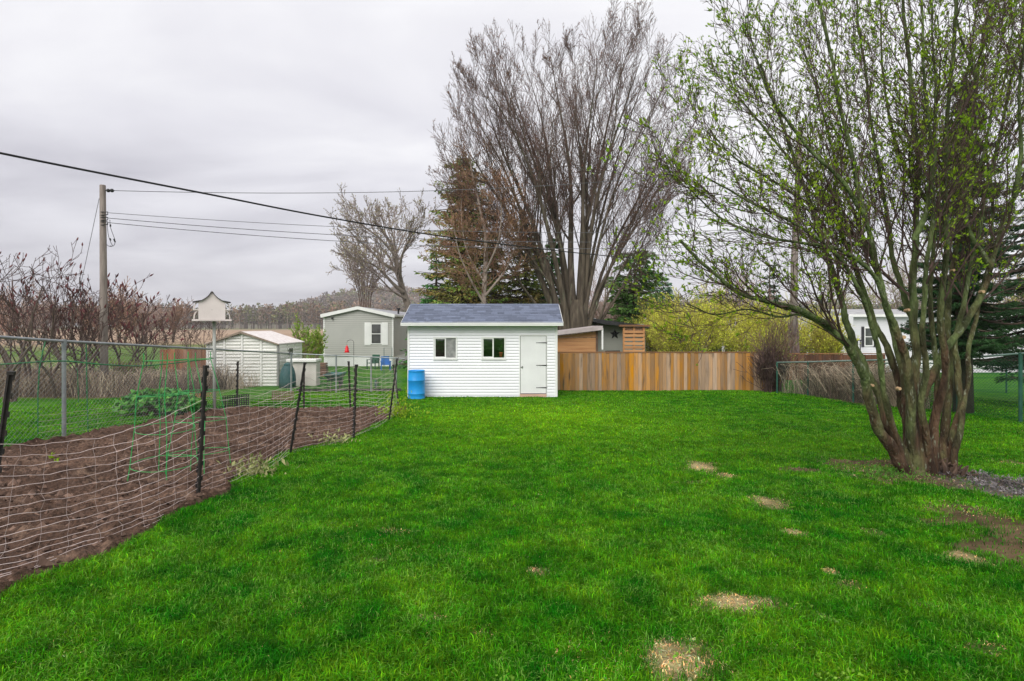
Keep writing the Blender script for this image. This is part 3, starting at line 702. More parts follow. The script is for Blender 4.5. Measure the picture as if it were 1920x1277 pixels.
MB().box(hx1+.9, hx1+2.4, HY0+.3, HY0+2.0, gz(33), gz(33)+.32).build('porch_step', mat('orange_wood', (.55, .25, .09), (.40, .17, .06), scale=3, stretch=(1, 6, 6)), mh)

# ================================================================ WHITE PLASTIC SHED (left)
PY = 21.0; a0, a1 = XX(389, PY), XX(521.5, PY); pz0 = gz(PY)-.02; pze = ZZ(645, PY); pzr = ZZ(624, PY); pm = XX(454, PY); pd = 2.45
M_plast = mat('cream_plastic', (.86, .85, .81), (.80, .79, .75), scale=1.2, rough=.5, stain=((.55, .52, .44), 2.2, .68))
M_plroof = mat('faded_roof', (.62, .55, .53), (.80, .76, .74), scale=5, rough=.7, stretch=(1, 2.5, 1), stain=((.42, .33, .32), 7, .58))
ps = thing('plastic_shed', 'cream panelled plastic shed with low gable beside the field', 'shed', ((a0+a1)/2, PY, pz0))
b = MB(); b.box(a0+.02, a1-.02, PY+.02, PY+pd, pz0, pze); b.prismy([(a0+.02, pze), (a1-.02, pze), (pm, pzr-.03)], PY+.02, PY+pd)
b.build('wall', M_plast, ps)
rb = MB(); cols_ = [a0+(a1-a0)*q for q in (0, .24, .49, .76, 1)]
def gtop(x): return pze+(pzr-pze)*(1-abs(x-pm)/((a1-a0)/2))-.03
for i, x in enumerate(cols_):
    rb.box(x-.035, x+.035, PY-.03, PY+.021, pz0, min(gtop(max(min(x, a1-.05), a0+.05)), pzr))
nz = 17
for k in range(nz):
    z = pz0+(pzr-pz0)*k/nz
    for i in range(4):
        xa, xb = cols_[i]+.05, cols_[i+1]-.05
        if z+.06 > pze:
            hw = (a1-a0)/2*(pzr-z-.08)/(pzr-pze); xa, xb = max(xa, pm-hw), min(xb, pm+hw)
        if xb-xa > .06: rb.box(xa, xb, PY-.018-.006*(k % 2), PY+.021, z+.03, z+.085)
rb.build('front_panel', M_plast, ps, bevel=.008)
sp = MB()
for k in range(11):
    z = pz0+(pze-pz0)*k/11
    for j in range(3):
        ya = PY+.08+(pd-.1)*j/3
        sp.box(a1-.021, a1+.02, ya, ya+(pd-.1)/3-.1, z+.02, z+.1)
sp.build('side_panel', M_plast, ps, bevel=.008)
ed = MB(); s = (pzr-pze)/((a1-a0)/2)
ed.prismy([(a0-.06, pze-.06*s), (pm, pzr), (a1+.06, pze-.06*s), (a1+.06, pze+.02), (pm, pzr+.05), (a0-.06, pze+.02)], PY-.1, PY+pd+.08)
rf2 = ed.build('roof', M_plroof, ps)
et = MB(); et.prismy([(a0-.07, pze-.07*s-.02), (pm, pzr-.02), (a1+.07, pze-.07*s-.02), (a1+.07, pze+.0), (pm, pzr+.06), (a0-.07, pze+.0)], PY-.13, PY-.101)
et.build('roof_edge', mat('brown_edge', (.30, .24, .19), (.22, .17, .13)), ps)
MB().box(a1-.03, a1+.035, PY-.045, PY+.03, pz0, pze-.03).build('corner_trim', mat('grey_post', (.25, .25, .24), (.32, .32, .3)), ps)
wv = MB(); wv.box(a1+.021, a1+.04, PY+1.0, PY+1.12, pze-.45, pze-.2); wv.box(a1+.021, a1+.04, PY+1.2, PY+1.32, pze-.45, pze-.2); wv.build('window', M_pane, ps)

# ---- compost bin, storage box
cy_ = 20.3; cxx = XX(539.5, cy_); cz_ = gz(cy_)
cb = thing('compost_bin', 'dark teal dome shaped compost bin between shed and storage box', 'compost bin', (cxx, cy_, cz_))
hh = ZZ(681, cy_)-cz_; rr0 = .285
MB().lathe([(rr0, 0), (rr0*1.0, hh*.3), (rr0*.93, hh*.55), (rr0*.78, hh*.75), (rr0*.58, hh*.88), (rr0*.45, hh*.92)], (cxx, cy_, cz_), 20).build('body', mat('teal_plastic', (.018, .075, .08), (.03, .10, .105), scale=4, rough=.55), cb, smooth=True)
MB().lathe([(rr0*.5, hh*.92), (rr0*.5, hh*.96), (rr0*.3, hh*1.0), (rr0*.1, hh*1.03)], (cxx, cy_, cz_), 20).build('lid', MATS['teal_plastic'], cb)
by_ = 21.0; b0, b1 = XX(549, by_), XX(593, by_); bz_ = gz(by_)
sb = thing('storage_box', 'beige plastic storage box with overhanging white lid beside compost bin', 'storage box', ((b0+b1)/2, by_, bz_))
MB().box(b0, b1, by_, by_+.45, bz_, ZZ(679, by_)).build('body', mat('beige_plastic', (.62, .58, .53), (.55, .51, .46), scale=3, rough=.55), sb, bevel=.02)
MB().box(XX(538, by_), b1+.03, by_-.1, by_+.5, ZZ(678.6, by_), ZZ(673.5, by_)).build('lid', M_plast, sb, bevel=.015)

# ---- wheelbarrow
wy = 20.4; wx = XX(629.5, wy); wz = gz(wy)
wbw = thing('wheelbarrow', 'dark green wheelbarrow parked on the grass behind the wire fence', 'wheelbarrow', (wx, wy, wz))
zt = ZZ(700, wy); M_dg = mat('dark_green_paint', (.02, .085, .07), (.03, .11, .10), scale=5, rough=.4)
tw, bw2 = .285, .17; zb2 = zt-.2
tb = MB(); tb.add([(wx-tw, wy-.5, zt), (wx+tw, wy-.5, zt), (wx+tw, wy+.35, zt+.02), (wx-tw, wy+.35, zt+.02), (wx-bw2, wy-.25, zb2), (wx+bw2, wy-.25, zb2), (wx+bw2, wy+.15, zb2), (wx-bw2, wy+.15, zb2)],
    [(0, 1, 5, 4), (1, 2, 6, 5), (2, 3, 7, 6), (3, 0, 4, 7), (4, 5, 6, 7), (0, 4, 5, 1)])
tb.f = tb.f[:5]; to = tb.build('tray', M_dg, wbw); sm = to.modifiers.new('s', 'SOLIDIFY'); sm.thickness = .02
for q in (-1, 1):
    MB().tube([(wx+q*.27, wy-1.0, zt-.05), (wx+q*.2, wy-.3, zb2-.02), (wx+q*.06, wy+.6, wz+.17)], .018, 8).build('handle', M_dg, wbw)
    MB().tube([(wx+q*.2, wy-.25, zb2-.02), (wx+q*.22, wy-.3, wz+.01), (wx+q*.18, wy-.05, wz+.01), (wx+q*.15, wy+.05, zb2)], .014, 6).build('leg', M_black, wbw)
wh = MB(); ring = [(.17*math.cos(a), .17*math.sin(a)) for a in [2*math.pi*i/20 for i in range(21)]]
wh.tube([(wx, wy+.6+p, wz+.19+q) for p, q in ring], .035, 8, cap=False); wh.box(wx-.02, wx+.02, wy+.48, wy+.72, wz+.16, wz+.22); wh.build('wheel', M_black, wbw)

# ---- small cart wheel pair further right
gx_, gy_ = XX(706, 20.2), 20.2; gz_ = gz(20.2)
hr = thing('hose_reel', 'small dark hose reel lying on the grass by the edging', 'hose reel', (gx_, gy_, gz_))
q = MB(); q.tube([(gx_-.02, gy_+.13*math.cos(a), gz_+.14+.13*math.sin(a)) for a in [2*math.pi*i/16 for i in range(17)]], .03, 6, cap=False); q.build('reel', M_dg, hr)
MB().tube([(gx_-.2, gy_, gz_+.03), (gx_-.18, gy_, gz_+.33), (gx_+.06, gy_, gz_+.33), (gx_+.08, gy_, gz_+.03)], .012, 6).build('stand', M_black, hr)

# ---- furniture by the mobile home
def chair(name, label, px, Y, m, s=1.0, face=0.3):
    x, z = XX(px, Y), gz(Y); t_ = thing(name, label, 'chair', (x, Y, z)); R = Matrix.Rotation(face, 3, 'Z')
    def B(nm, x0, x1, y0, y1, z0, z1, tilt=0):
        mb = MB(); RR = R @ Matrix.Rotation(tilt, 3, 'X')
        mb.box(x0*s, x1*s, y0*s, y1*s, (z0)*s, (z1)*s, RR if tilt else R, (x, Y, z)); mb.build(nm, m, t_, bevel=.01)
    B('seat', -.27, .27, -.3, .25, .36, .40)
    B('backrest', -.27, .27, .16, .2, .40, .95, -.18)
    for q in (-1, 1):
        B('armrest', q*.30-.05, q*.30+.05, -.32, .25, .58, .61)
        B('leg', q*.29-.03, q*.29+.03, -.3, -.24, 0, .58); B('leg', q*.27-.03, q*.27+.03, .2, .26, 0, .58)
    return t_
chair('garden_chair', 'bright blue garden chair beside the grey mobile home', 723, 30.0, mat('blue_chair', (.02, .13, .42), (.03, .17, .5), rough=.5), .8)
chair('garden_chair', 'dark green garden chair left of the blue one', 700, 31.0, mat('green_chair', (.01, .06, .03), (.015, .09, .05), rough=.5), .85, -.3)
fx, fy = XX(650.5, 27.5), 27.5
hk = MB(); zt = ZZ(641, fy); z0 = gz(fy)
hk.tube([(fx+.33, fy, z0-.1), (fx+.33, fy, zt), (fx+.27, fy, zt+.08), (fx+.15, fy, zt+.1), (fx+.02, fy, zt+.04), (fx, fy, zt-.02)], .011, 6)
tag(hk.build('shepherd_hook', M_black, loc=(fx+.33, fy, z0)), 'thin black shepherd hook holding the red bird feeder', 'hook')
fd = thing('bird_feeder', 'bright red bird feeder hanging from a thin black hook', 'bird feeder', (fx, fy, ZZ(659, fy)))
zb_ = ZZ(660, fy); M_red = mat('red_plastic', (.75, .02, .03), (.6, .015, .02), rough=.35)
MB().lathe([(.10, 0), (.115, .03), (.09, .06), (.08, .2), (.03, .3), (.02, .33)], (fx, fy, zb_), 14).build('bottle', M_red, fd, smooth=True)
MB().lathe([(.13, -.02), (.13, .0)], (fx, fy, zb_), 14).build('tray', M_red, fd)
MB().tube([(fx, fy, zb_+.33), (fx, fy, zt-.02)], .005, 4).build('hanger', M_black, fd)
fx2 = XX(727, 26.0)
h2 = MB(); z0 = gz(26); zt = ZZ(652, 26)
h2.tube([(fx2-.17, 26, z0-.1), (fx2-.17, 26, zt), (fx2+.2, 26, zt), (fx2+.2, 26, z0-.1)], .014, 6); h2.tube([(fx2-.17, 26, ZZ(668, 26)), (fx2+.2, 26, ZZ(668, 26))], .01, 6)
tag(h2.build('plant_stand', M_dg, loc=(fx2, 26, z0)), 'thin dark green metal frame near the shed corner', 'frame')
# wood pile by the storage box
wp = MB(); 
for k in range(7):
    wp.box(XX(600, 26)-.9+.05*rd.random(), XX(609, 26)+.05*rd.random(), 26+.02*k, 26.4, gz(26)+.09*k, gz(26)+.09*k+.07)
tag(wp.build('lumber_pile', mat('old_lumber', (.10, .055, .035), (.19, .10, .06), scale=3, stretch=(1, 6, 6), island=.4), loc=(XX(595, 26), 26, gz(26))), 'low pile of dark brown boards left of the mobile home', 'lumber')

# ---- black edging board
e0, e1 = G(556, 734), G(752, 733)
em = MB(); em.bar((e0[0], e0[1], e0[2]+.04), (e1[0], e1[1], e1[2]+.04), .03, .09)
tag(em.build('edging_board', mat('edging', (.02, .018, .016), (.06, .05, .04), scale=6), loc=e0), 'low dark edging board crossing the grass behind the wire fence', 'edging')

# ================================================================ WOODEN FENCES
M_ced = mat('cedar', (.47, .24, .085), (.34, .205, .11), scale=2.2, rough=.8, stretch=(6, 6, .8), island=.26, sat=.38, bump=.002, bscale=20, stain=((.13, .085, .05), 1.3, .57))
M_cap = mat('cedar_dark', (.30, .14, .06), (.18, .09, .045), scale=2, stretch=(.6, 6, 6), rough=.8)
FY = 19.2
def boards(mb, x0, x1, y, zt, w_, r, slope=0, dz=.02, y1=None):
    x = x0; y1 = y if y1 is None else y1
    while x < x1-.02:
        wd = w_*r.uniform(.75, 1.15); u = (x-x0)/(x1-x0); yy = y+(y1-y)*u; e = min(x+wd, x1)
        mb.box(x, e-.006, yy-.012-r.choice([0, .012]), yy+.01, gz(yy)-.02+r.uniform(-.01, .02), zt+slope*u-r.uniform(.0, dz)); x = e
wf = thing('wooden_fence', 'weathered orange and grey cedar board fence behind the lawn', 'fence', (XX(1045, FY), FY, gz(FY)))
x0, x1 = XX(1044, FY), XX(1440, FY); zt = ZZ(661.5, FY)
m_ = MB(); boards(m_, x0, x1, FY, zt, .135, rd, 0); m_.build('boards', M_ced, wf)
MB().box(x0, x1, FY-.035, FY+.05, zt+.002, zt+.035).build('cap_rail', M_cap, wf, bevel=.004)
MB().box(x0, x1, FY+.0105, FY+.05, gz(FY)+.25, gz(FY)+.34).build('rail', M_cap, wf)
for k in range(5):
    x = x0+.05+(x1-x0-.15)*k/4; MB().box(x, x+.09, FY+.051, FY+.14, gz(FY)-.2, zt-.02).build('post', M_ced, wf)
# lower continuation to the right
x2, x3 = XX(1441, FY), XX(1466, FY)
wf2 = thing('wooden_fence', 'short lower end section of board fence next to dark brush', 'fence', (x2, FY, gz(FY)))
m_ = MB(); boards(m_, x2, x3, FY+.02, ZZ(664, FY), .15, rd); m_.build('boards', M_ced, wf2); MB().box(x2, x3, FY-.02, FY+.06, ZZ(664, FY)+.002, ZZ(664, FY)+.03).build('cap_rail', M_cap, wf2)
# brown low fence further right, behind the brush
y = 24.0; x2, x3 = XX(1468, y), XX(1660, y)
wf3 = thing('wooden_fence', 'low rust brown board fence behind the brush and utility pole', 'fence', (x2, y, gz(y)))
m_ = MB(); boards(m_, x2, x3, y, ZZ(664, y), .14, rd, dz=.03); m_.build('boards', mat('rust_wood', (.14, .06, .03), (.09, .045, .03), scale=3, island=.4, stretch=(5, 5, 1)), wf3)
MB().box(x2, x3, y-.03, y+.05, ZZ(664, y)+.002, ZZ(664, y)+.04).build('cap_rail', M_cap, wf3)
# reddish fence piece left of the plastic shed
y = 22.0; x2, x3 = XX(300, y), XX(392, y)
wf4 = thing('wooden_fence', 'reddish brown upright board fence left of the cream shed', 'fence', (x2, y, gz(y)))
m_ = MB(); boards(m_, x2, x3, y, ZZ(654, y), .16, rd, dz=.04); m_.build('boards', mat('red_cedar', (.36, .17, .085), (.22, .10, .055), scale=2, stretch=(6, 6, .8), island=.3, sat=.2), wf4)
MB().box(x2, x3, y+.0105, y+.05, gz(y)+.3, gz(y)+.4).build('rail', M_cap, wf4)

# ================================================================ BEHIND THE WOODEN FENCE
M_planks = mat('orange_planks', (.52, .27, .12), (.42, .20, .085), scale=1.5, stretch=(.6, 6, 6), island=.15, rough=.75)
y = 22.5; ls = thing('lean_to', 'orange plank lean to with grey sloping roof beside the shed', 'lean-to', (XX(1075, y), y, gz(y)))
x2, x3 = XX(1040, y), XX(1117, y); m_ = MB(); z = gz(y)
zl, zr_ = ZZ(632, y), ZZ(624, y)
while z < zl-.02:
    m_.box(x2, x3, y-.01, y+.02, z, min(z+.15, zl)-.006); z += .15
m_.prismy([(x2, zl), (x3, zl), (x3, zr_+.05), (x2, zl+.02)], y-.01, y+.02)
m_.build('wall', M_planks, ls)
MB().box(x3, x3+.08, y-.03, y+.05, gz(y), zr_+.08).build('post', mat('dark_beam', (.10, .06, .04), (.15, .09, .06)), ls)
m_ = MB(); m_.prismy([(x2-.1, ZZ(629, y)), (XX(1128, y), ZZ(618.5, y)), (XX(1128, y), ZZ(611, y)), (x2-.1, ZZ(623, y))], y-.3, y+2.5); m_.build('roof', mat('grey_tin', (.36, .31, .30), (.48, .43, .42), scale=2, rough=.55), ls)
m_ = MB(); m_.box(XX(1126, y), XX(1129, y), y-.28, y-.25, ZZ(655, y), ZZ(615, y)); m_.build('downpipe', M_trim, ls)
# dark roofed cottage with a star on the wall
y = 27.5; x2, x3 = XX(1088, y), XX(1210, y)
ch = thing('cottage', 'low grey cottage with dark sloping roof and black star', 'house', ((x2+x3)/2, y, gz(y)))
m_ = MB(); z = gz(y)
while z < ZZ(610, y)-.02: m_.prismx([(y-.014, z), (y, z+.11), (y+.04, z+.11), (y+.04, z)], x2, x3); z += .11
m_.box(x2+.02, x3-.02, y+.045, y+4, gz(y), ZZ(612, y)); m_.build('wall', mat('stone_siding', (.27, .27, .24), (.23, .23, .20), scale=1), ch)
m_ = MB(); m_.prismy([(XX(1089, y), ZZ(599, y)), (XX(1128, y), ZZ(608, y)), (XX(1212, y), ZZ(616, y)), (XX(1212, y), ZZ(611, y)), (XX(1128, y), ZZ(600, y)), (XX(1092, y), ZZ(595, y))], y-.7, y+4.2)
m_.build('roof', mat('dark_shingle', (.018, .018, .02), (.04, .04, .04), scale=12, rough=.85), ch)
MB().box(XX(1106, y), XX(1115, y), y-.4, y-.1, ZZ(603, y), ZZ(596.5, y)).build('roof_vent', M_trim, ch)
sx_, sz_, r1 = XX(1152.5, y), ZZ(626.5, y), 10*y/S
poly = [(sx_+(r1 if i % 2 == 0 else r1*.42)*math.sin(i*math.pi/5), sz_+(r1 if i % 2 == 0 else r1*.42)*math.cos(i*math.pi/5)) for i in range(10)]
star = thing('wall_star', 'black five pointed metal star hung on the cottage wall', 'wall decoration', (sx_, y-.05, sz_))
q = MB(); q.add([(a, y-.03, b_) for a, b_ in poly]+[(sx_, y-.11, sz_), (sx_, y-.028, sz_)], [(i, 10, (i+1) % 10) for i in range(10)]+[((i+1) % 10, 11, i) for i in range(10)]); q.build('star', M_black, star)
# slatted privacy screen
y = 24.5; x2, x3 = XX(1168, y), XX(1209, y); pv_ = thing('privacy_screen', 'slatted orange wood privacy screen right of the black star', 'screen', ((x2+x3)/2, y, gz(y)))
for x in (x2, x3-.09, (x2+x3)/2-.04): MB().box(x, x+.09, y-.02, y+.06, gz(y), ZZ(612, y)).build('post', M_planks, pv_)
m_ = MB()
for py in (622, 629, 636.5, 644, 651, 658, 666): m_.box(x2+.02, x3-.02, y-.045, y-.021, ZZ(py+2.6, y), ZZ(py-2.2, y))
m_.build('slats', M_planks, pv_)
MB().box(x2-.15, x3+.2, y-.12, y+.14, ZZ(612.5, y)+.003, ZZ(609, y)).build('top_beam', M_cap, pv_)
m_ = MB(); m_.box(x2+.02, x3-.02, y+.065, y+.075, ZZ(632, y), ZZ(614, y)); m_.build('lattice', mat('lattice', (.24, .13, .07), (.50, .32, .2), scale=30, ramp=(.45, .55)), pv_)
cc = chair('patio_chair', 'black patio chair in front of the cottage wall', 1160, 24.2, M_black, 1.35, .4); 
# pale long bungalow behind the willows, white mobile home at the right
M_pale = mat('pale_siding', (.58, .58, .58), (.50, .50, .505), scale=1, rough=.6)
M_greyroof = mat('grey_roof', (.30, .30, .31), (.38, .38, .38), scale=3, rough=.8)
def bungalow(name, label, x0, x1, y0, y1, zb, ze, zr, mw, mr):
    t_ = thing(name, label, 'house', ((x0+x1)/2, y0, zb)); b = MB(); z = zb+.45; ym = (y0+y1)/2
    while z < ze-.01: b.prismx([(y0-.014, z), (y0-.002, min(z+.12, ze)), (y0+.03, min(z+.12, ze)), (y0+.03, z)], x0, x1); z += .12
    b.box(x0+.01, x1-.01, y0+.031, y1, zb+.45, ze); 
    for xa in (x0+.02, x1-.06): b.prismx([(y0, ze), (y1, ze), (ym, zr-.04)], xa, xa+.04)
    b.build('wall', mw, t_)
    MB().box(x0+.02, x1-.02, y0+.02, y1-.02, zb-.1, zb+.445).build('skirting', M_trim, t_)
    r_ = MB(); e = .25; s = (zr-ze)/(ym-y0)
    r_.prismx([(y0-e, ze-e*s+.02), (ym, zr), (y1+e, ze-e*s+.02), (y1+e, ze-e*s+.1), (ym, zr+.1), (y0-e, ze-e*s+.1)], x0-.2, x1+.2); rf_ = r_.build('roof', mr, t_)
    f = MB(); f.box(x0-.2, x1+.2, y0-e-.03, y0-e-.001, ze-e*s-.03, ze-e*s+.11); f.build('fascia', M_trim, t_)
    return t_, rf_
wh_, _ = bungalow('mobile_home', 'white mobile home with dark shuttered window behind the spruce', 18.7, 31, 31.5, 36, gz(31.5), ZZ(592, 31.5), ZZ(583, 33.7), mat('white_siding2', (.70, .70, .72), (.64, .64, .66), scale=1, rough=.6), M_greyroof)
M_shut = mat('charcoal', (.03, .03, .035), (.05, .05, .055))
small_window(wh_, XX(1620, 31.5), XX(1637, 31.5), 31.5, ZZ(649, 31.5), ZZ(614, 31.5), .16, M_shut)
small_window(wh_, XX(1730, 31.5), XX(1750, 31.5), 31.5, ZZ(645, 31.5), ZZ(614, 31.5), .16, M_shut)
ve = MB(); ve.box(XX(1572, 31), XX(1600, 31), 31.0, 35, gz(31), ZZ(592, 31)); ve.build('porch_wall', MATS['white_siding2'], wh_)
rl = MB(); 
for px in (1603, 1608, 1613): rl.tube([(XX(px, 30.6), 30.6, gz(30.6)), (XX(px, 30.6), 30.6, ZZ(638, 30.6))], .025, 6)
rl.tube([(XX(1601, 30.6), 30.6, ZZ(638, 30.6)), (XX(1615, 30.6), 30.6, ZZ(638, 30.6))], .03, 6); rl.build('railing', M_black, wh_)
pb_, pr_ = bungalow('bungalow', 'long pale bungalow with grey roof hidden behind yellow willows', 9.3, 22.5, 40, 47, gz(40), ZZ(628, 40), ZZ(598, 43.5), M_pale, mat('light_roof', (.52, .50, .49), (.60, .58, .57), scale=2, rough=.8))
small_window(pb_, 12, 13.2, 40, ZZ(655, 40), ZZ(636, 40)); small_window(pb_, 16, 17.2, 40, ZZ(655, 40), ZZ(636, 40))
ch_ = MB(); ch_.box(XX(1261, 43), XX(1264, 43), 43, 43.2, ZZ(605, 43), ZZ(585, 43)); ch_.build('vent_pipe', M_trim, pr_)
dv = MB(); dv.box(14, 42, 28.4, 30.6, gz(30)+.004, gz(30)+.03); 
tag(dv.build('driveway', mat('concrete', (.55, .55, .55), (.46, .46, .46), scale=2, rough=.9), loc=(20, 29.5, gz(30))), kind='structure')

# ================================================================ POLES AND WIRES
M_pole = mat('pole_wood', (.30, .25, .225), (.19, .155, .14), scale=3, stretch=(8, 8, .6), rough=.9, bump=.004, bscale=12)
up1 = thing('utility_pole', 'weathered wooden utility pole rising out of the bare bushes', 'utility pole', (XX(193.5, 17.7), 17.7, gz(17.7)))
xb, xt = XX(195.5, 17.7), XX(192.5, 17.7); zt = ZZ(347, 17.7)
MB().tube([(xb, 17.7, gz(17.7)-.3), (xb-.01, 17.7, 2), (xt, 17.7, zt-.02), (xt, 17.7, zt)], [.118, .108, .082, .075], 16).build('pole', M_pole, up1, smooth=True)
ins = MB()
for px in (202.5, 209): ins.lathe([(.02, -.05), (.05, -.03), (.058, 0), (.05, .03), (.02, .05)], (0, 0, 0), 12)
vv = []; n_ = len(ins.v)//2
for i, v in enumerate(ins.v):
    px = 203 if i < n_ else 210; vv.append((XX(px, 17.7)+v[2], 17.7+v[0], ZZ(357.3, 17.7)+v[1]))
ins.v = vv; ins.tube([(xt, 17.7, ZZ(357.3, 17.7)), (XX(216, 17.7), 17.7, ZZ(357.6, 17.7))], .012, 6); ins.build('insulator', M_black, up1, smooth=True)
for py in (398.5, 408.5, 417):
    b = MB(); b.tube([(xt, 17.62, ZZ(py, 17.7)), (XX(202, 17.6), 17.6, ZZ(py-1, 17.6)), (XX(202, 17.6), 17.6, ZZ(py+4, 17.6)), (xt, 17.62, ZZ(py+5, 17.6))], .014, 6); b.build('bracket', M_black, up1)
lp = MB()
lp.tube(smoothpts([P(201, 418, 17.6), P(203, 440, 17.55), P(208, 455, 17.5), P(211, 461, 17.5), P(205, 462, 17.5), P(199, 458, 17.6)]), .008, 5)
lp.tube(smoothpts([P(206, 412, 17.6), P(207, 425, 17.55), P(212, 440, 17.5), P(216, 452, 17.5), P(213, 461, 17.5), P(206, 461, 17.5)]), .008, 5)
lp.tube([P(207, 421, 17.55), P(207, 425, 17.55)], .022, 6); lp.tube([P(213.5, 448, 17.5), P(216, 454, 17.5)], .022, 6); lp.tube([P(206, 447, 17.5), P(207.5, 451, 17.5)], .022, 6)
lp.build('drop_loop', M_black, up1)
up2 = thing('utility_pole', 'tall grey utility pole behind the leafing tree with vines at its foot', 'utility pole', (XX(1484, 25), 25, gz(25)))
PX2, PY2 = 12.35, 25.0
MB().tube([(PX2, 25, gz(25)-.3), (PX2+.05, 25, 5), (PX2+.3, 25, ZZ(240, 25))], [.16, .15, .10], 16).build('pole', M_pole, up2, smooth=True)
r7 = np.random.default_rng(8); L = []
for k in range(60):
    a = r7.uniform(0, 6.28); z = gz(25); pts = []
    for j in range(7): pts.append((PX2+math.cos(a)*(.17+.25*r7.random()*(1-j/7)), 25+math.sin(a)*.2, z+j*r7.uniform(.25, .42))); a += r7.normal()*.5
    L.append((pts, [.018]*7))
V, F = tubes(L, 3); npmesh('vine', V, F, mat('vine', (.13, .09, .08), (.2, .15, .14)), up2)
def sag(a, b, s, n=24):
    return [(a[0]+(b[0]-a[0])*t, a[1]+(b[1]-a[1])*t, a[2]+(b[2]-a[2])*t-4*s*t*(1-t)) for t in [i/n for i in range(n+1)]]
def wire(label, pts, r_, m):
    tag(MB().tube(pts, r_, 5).build('overhead_wire', m, loc=pts[0]), label, 'wire', 'overhead wires')
M_wire = mat('wire_grey', (.10, .10, .11), (.14, .14, .15)); M_wblk = mat('wire_black', (.012, .012, .014), (.02, .02, .02))
wire('topmost thin wire running level from the left pole insulators', sag(P(215, 357.5, 17.7), (PX2+.28, 25, ZZ(300, 25)), .55), .011, M_wire)
wire('upper of three thin wires leaving the left pole below its top', sag(P(203, 399, 17.6), (PX2+.2, 25, ZZ(425, 25)), .42), .009, M_wire)
wire('middle of three thin wires leaving the left pole', sag(P(203, 409, 17.6), (PX2+.2, 25, ZZ(441, 25)), .5), .011, M_wire)
wire('lowest of three thin wires leaving the left pole', sag(P(203, 417.5, 17.6), (PX2+.2, 25, ZZ(452, 25)), .55), .011, M_wire)
cab = []
for px, py in ((-260, 225), (0, 287), (200, 321), (400, 366), (600, 405), (814, 441), (960, 460), (1100, 476), (1240, 487), (1485, 500)):
    Yd = 7.54/(.798-(px-CX)/S); cab.append(P(px, py, Yd))
cab[2] = tuple((cab[1][i]*.5+cab[3][i]*.5) for i in range(3)); cab[2] = (cab[2][0], cab[2][1], cab[2][2]-.0)
wire('thick black service cable sagging across the whole sky', smoothpts(cab[:2]+cab[3:], 8), .0095, M_wblk)
gw = [P(186, 372, 17.7), P(161, 490, 18.0), P(128, 640, 18.4), P(108, 735, 18.6)]
wire('thin guy wire slanting down left of the wooden pole', gw, .008, M_wire)
y = 28.0; bp_ = MB(); bp_.tube([(XX(1540, y), y, gz(y)), (XX(1540, y), y, ZZ(560, y))], .06, 10)
tag(bp_.build('steel_post', M_black, loc=(XX(1540, y), y, gz(y))), 'slim black steel post behind the low rust brown fence', 'post')

# ---- bird house on its pole
HYd = 13.1
bh = thing('bird_house', 'white pagoda roofed martin house on a tall pole by the fence', 'bird house', (XX(401, HYd), HYd, gz(HYd)))
bx0, bx1 = XX(376, HYd), XX(420, HYd); xm = (bx0+bx1)/2; zb = ZZ(600, HYd); M_bh = mat('bird_white', (.78, .70, .67), (.70, .63, .60), scale=3, rough=.7)
hw_ = (bx1-bx0)/2
prof = [(hw_, ZZ(567, HYd)), (hw_*.72, ZZ(564.5, HYd)), (hw_*.42, ZZ(560, HYd)), (hw_*.2, ZZ(555, HYd)), (hw_*.05, ZZ(549.5, HYd))]
poly = [(xm-hw_, zb), (xm+hw_, zb)]+[(xm+a, b_) for a, b_ in prof]+[(xm-a, b_) for a, b_ in prof[::-1]]
MB().prismy(poly, HYd-.22, HYd+.22).build('house_body', M_bh, bh)
rp_ = MB(); pr = [(XX(429, HYd)-xm, ZZ(566.4, HYd))]+[(a+.01, b_+.012) for a, b_ in prof[1:]]+[(0, ZZ(547, HYd))]
top = [(xm+a, b_) for a, b_ in pr]+[(xm-a, b_) for a, b_ in pr[::-1]]
low = [(a, b_-.016) for a, b_ in top[::-1]]
for i in range(len(top)-1):
    a, b_ = top[i], top[i+1]; rp_.prismy([a, b_, (b_[0], b_[1]-.018), (a[0], a[1]-.018)], HYd-.26, HYd+.26)
rp_.build('roof', mat('bird_roof', (.05, .05, .055), (.09, .08, .08), rough=.6), bh)
for py, ex in ((581, .11), (599.5, .13)):
    z = ZZ(py, HYd)
    MB().box(bx0-ex, bx0-.001, HYd-.22, HYd+.22, z-.012, z+.006).build('deck', M_bh, bh); MB().box(bx1+.001, bx1+ex, HYd-.22, HYd+.22, z-.012, z+.006).build('deck', M_bh, bh)
MB().box(bx0-.13, bx1+.13, HYd-.24, HYd+.24, ZZ(599.5, HYd)-.03, ZZ(599.5, HYd)-.013).build('base_board', M_bh, bh)
bh.rotation_euler = (0, 0, math.radians(27.5))
for q in (-1, 1):
    for z0, z1 in ((ZZ(580, HYd), ZZ(567, HYd)), (ZZ(598, HYd), ZZ(583, HYd))):
        cx_ = xm+q*hw_; pts = [(cx_+q*.10*math.sin(t_*math.pi/2)*.9+q*.005, 0, z1+(z0-z1)*(1-math.cos(t_*math.pi/2))) for t_ in (0, .25, .5, .75, 1)]
        for yy in (HYd-.2, HYd+.2): MB().tube([(p[0], yy, p[2]) for p in pts], .008, 6).build('brace', M_bh, bh)
dt = MB(); dt.lathe([(.006, 0), (.006, .004)], (0, 0, 0), 8); dt.v = [(xm+v[0], HYd-.224+v[2], ZZ(581.5, HYd)+v[1]) for v in dt.v]; dt.build('screw', M_black, bh)
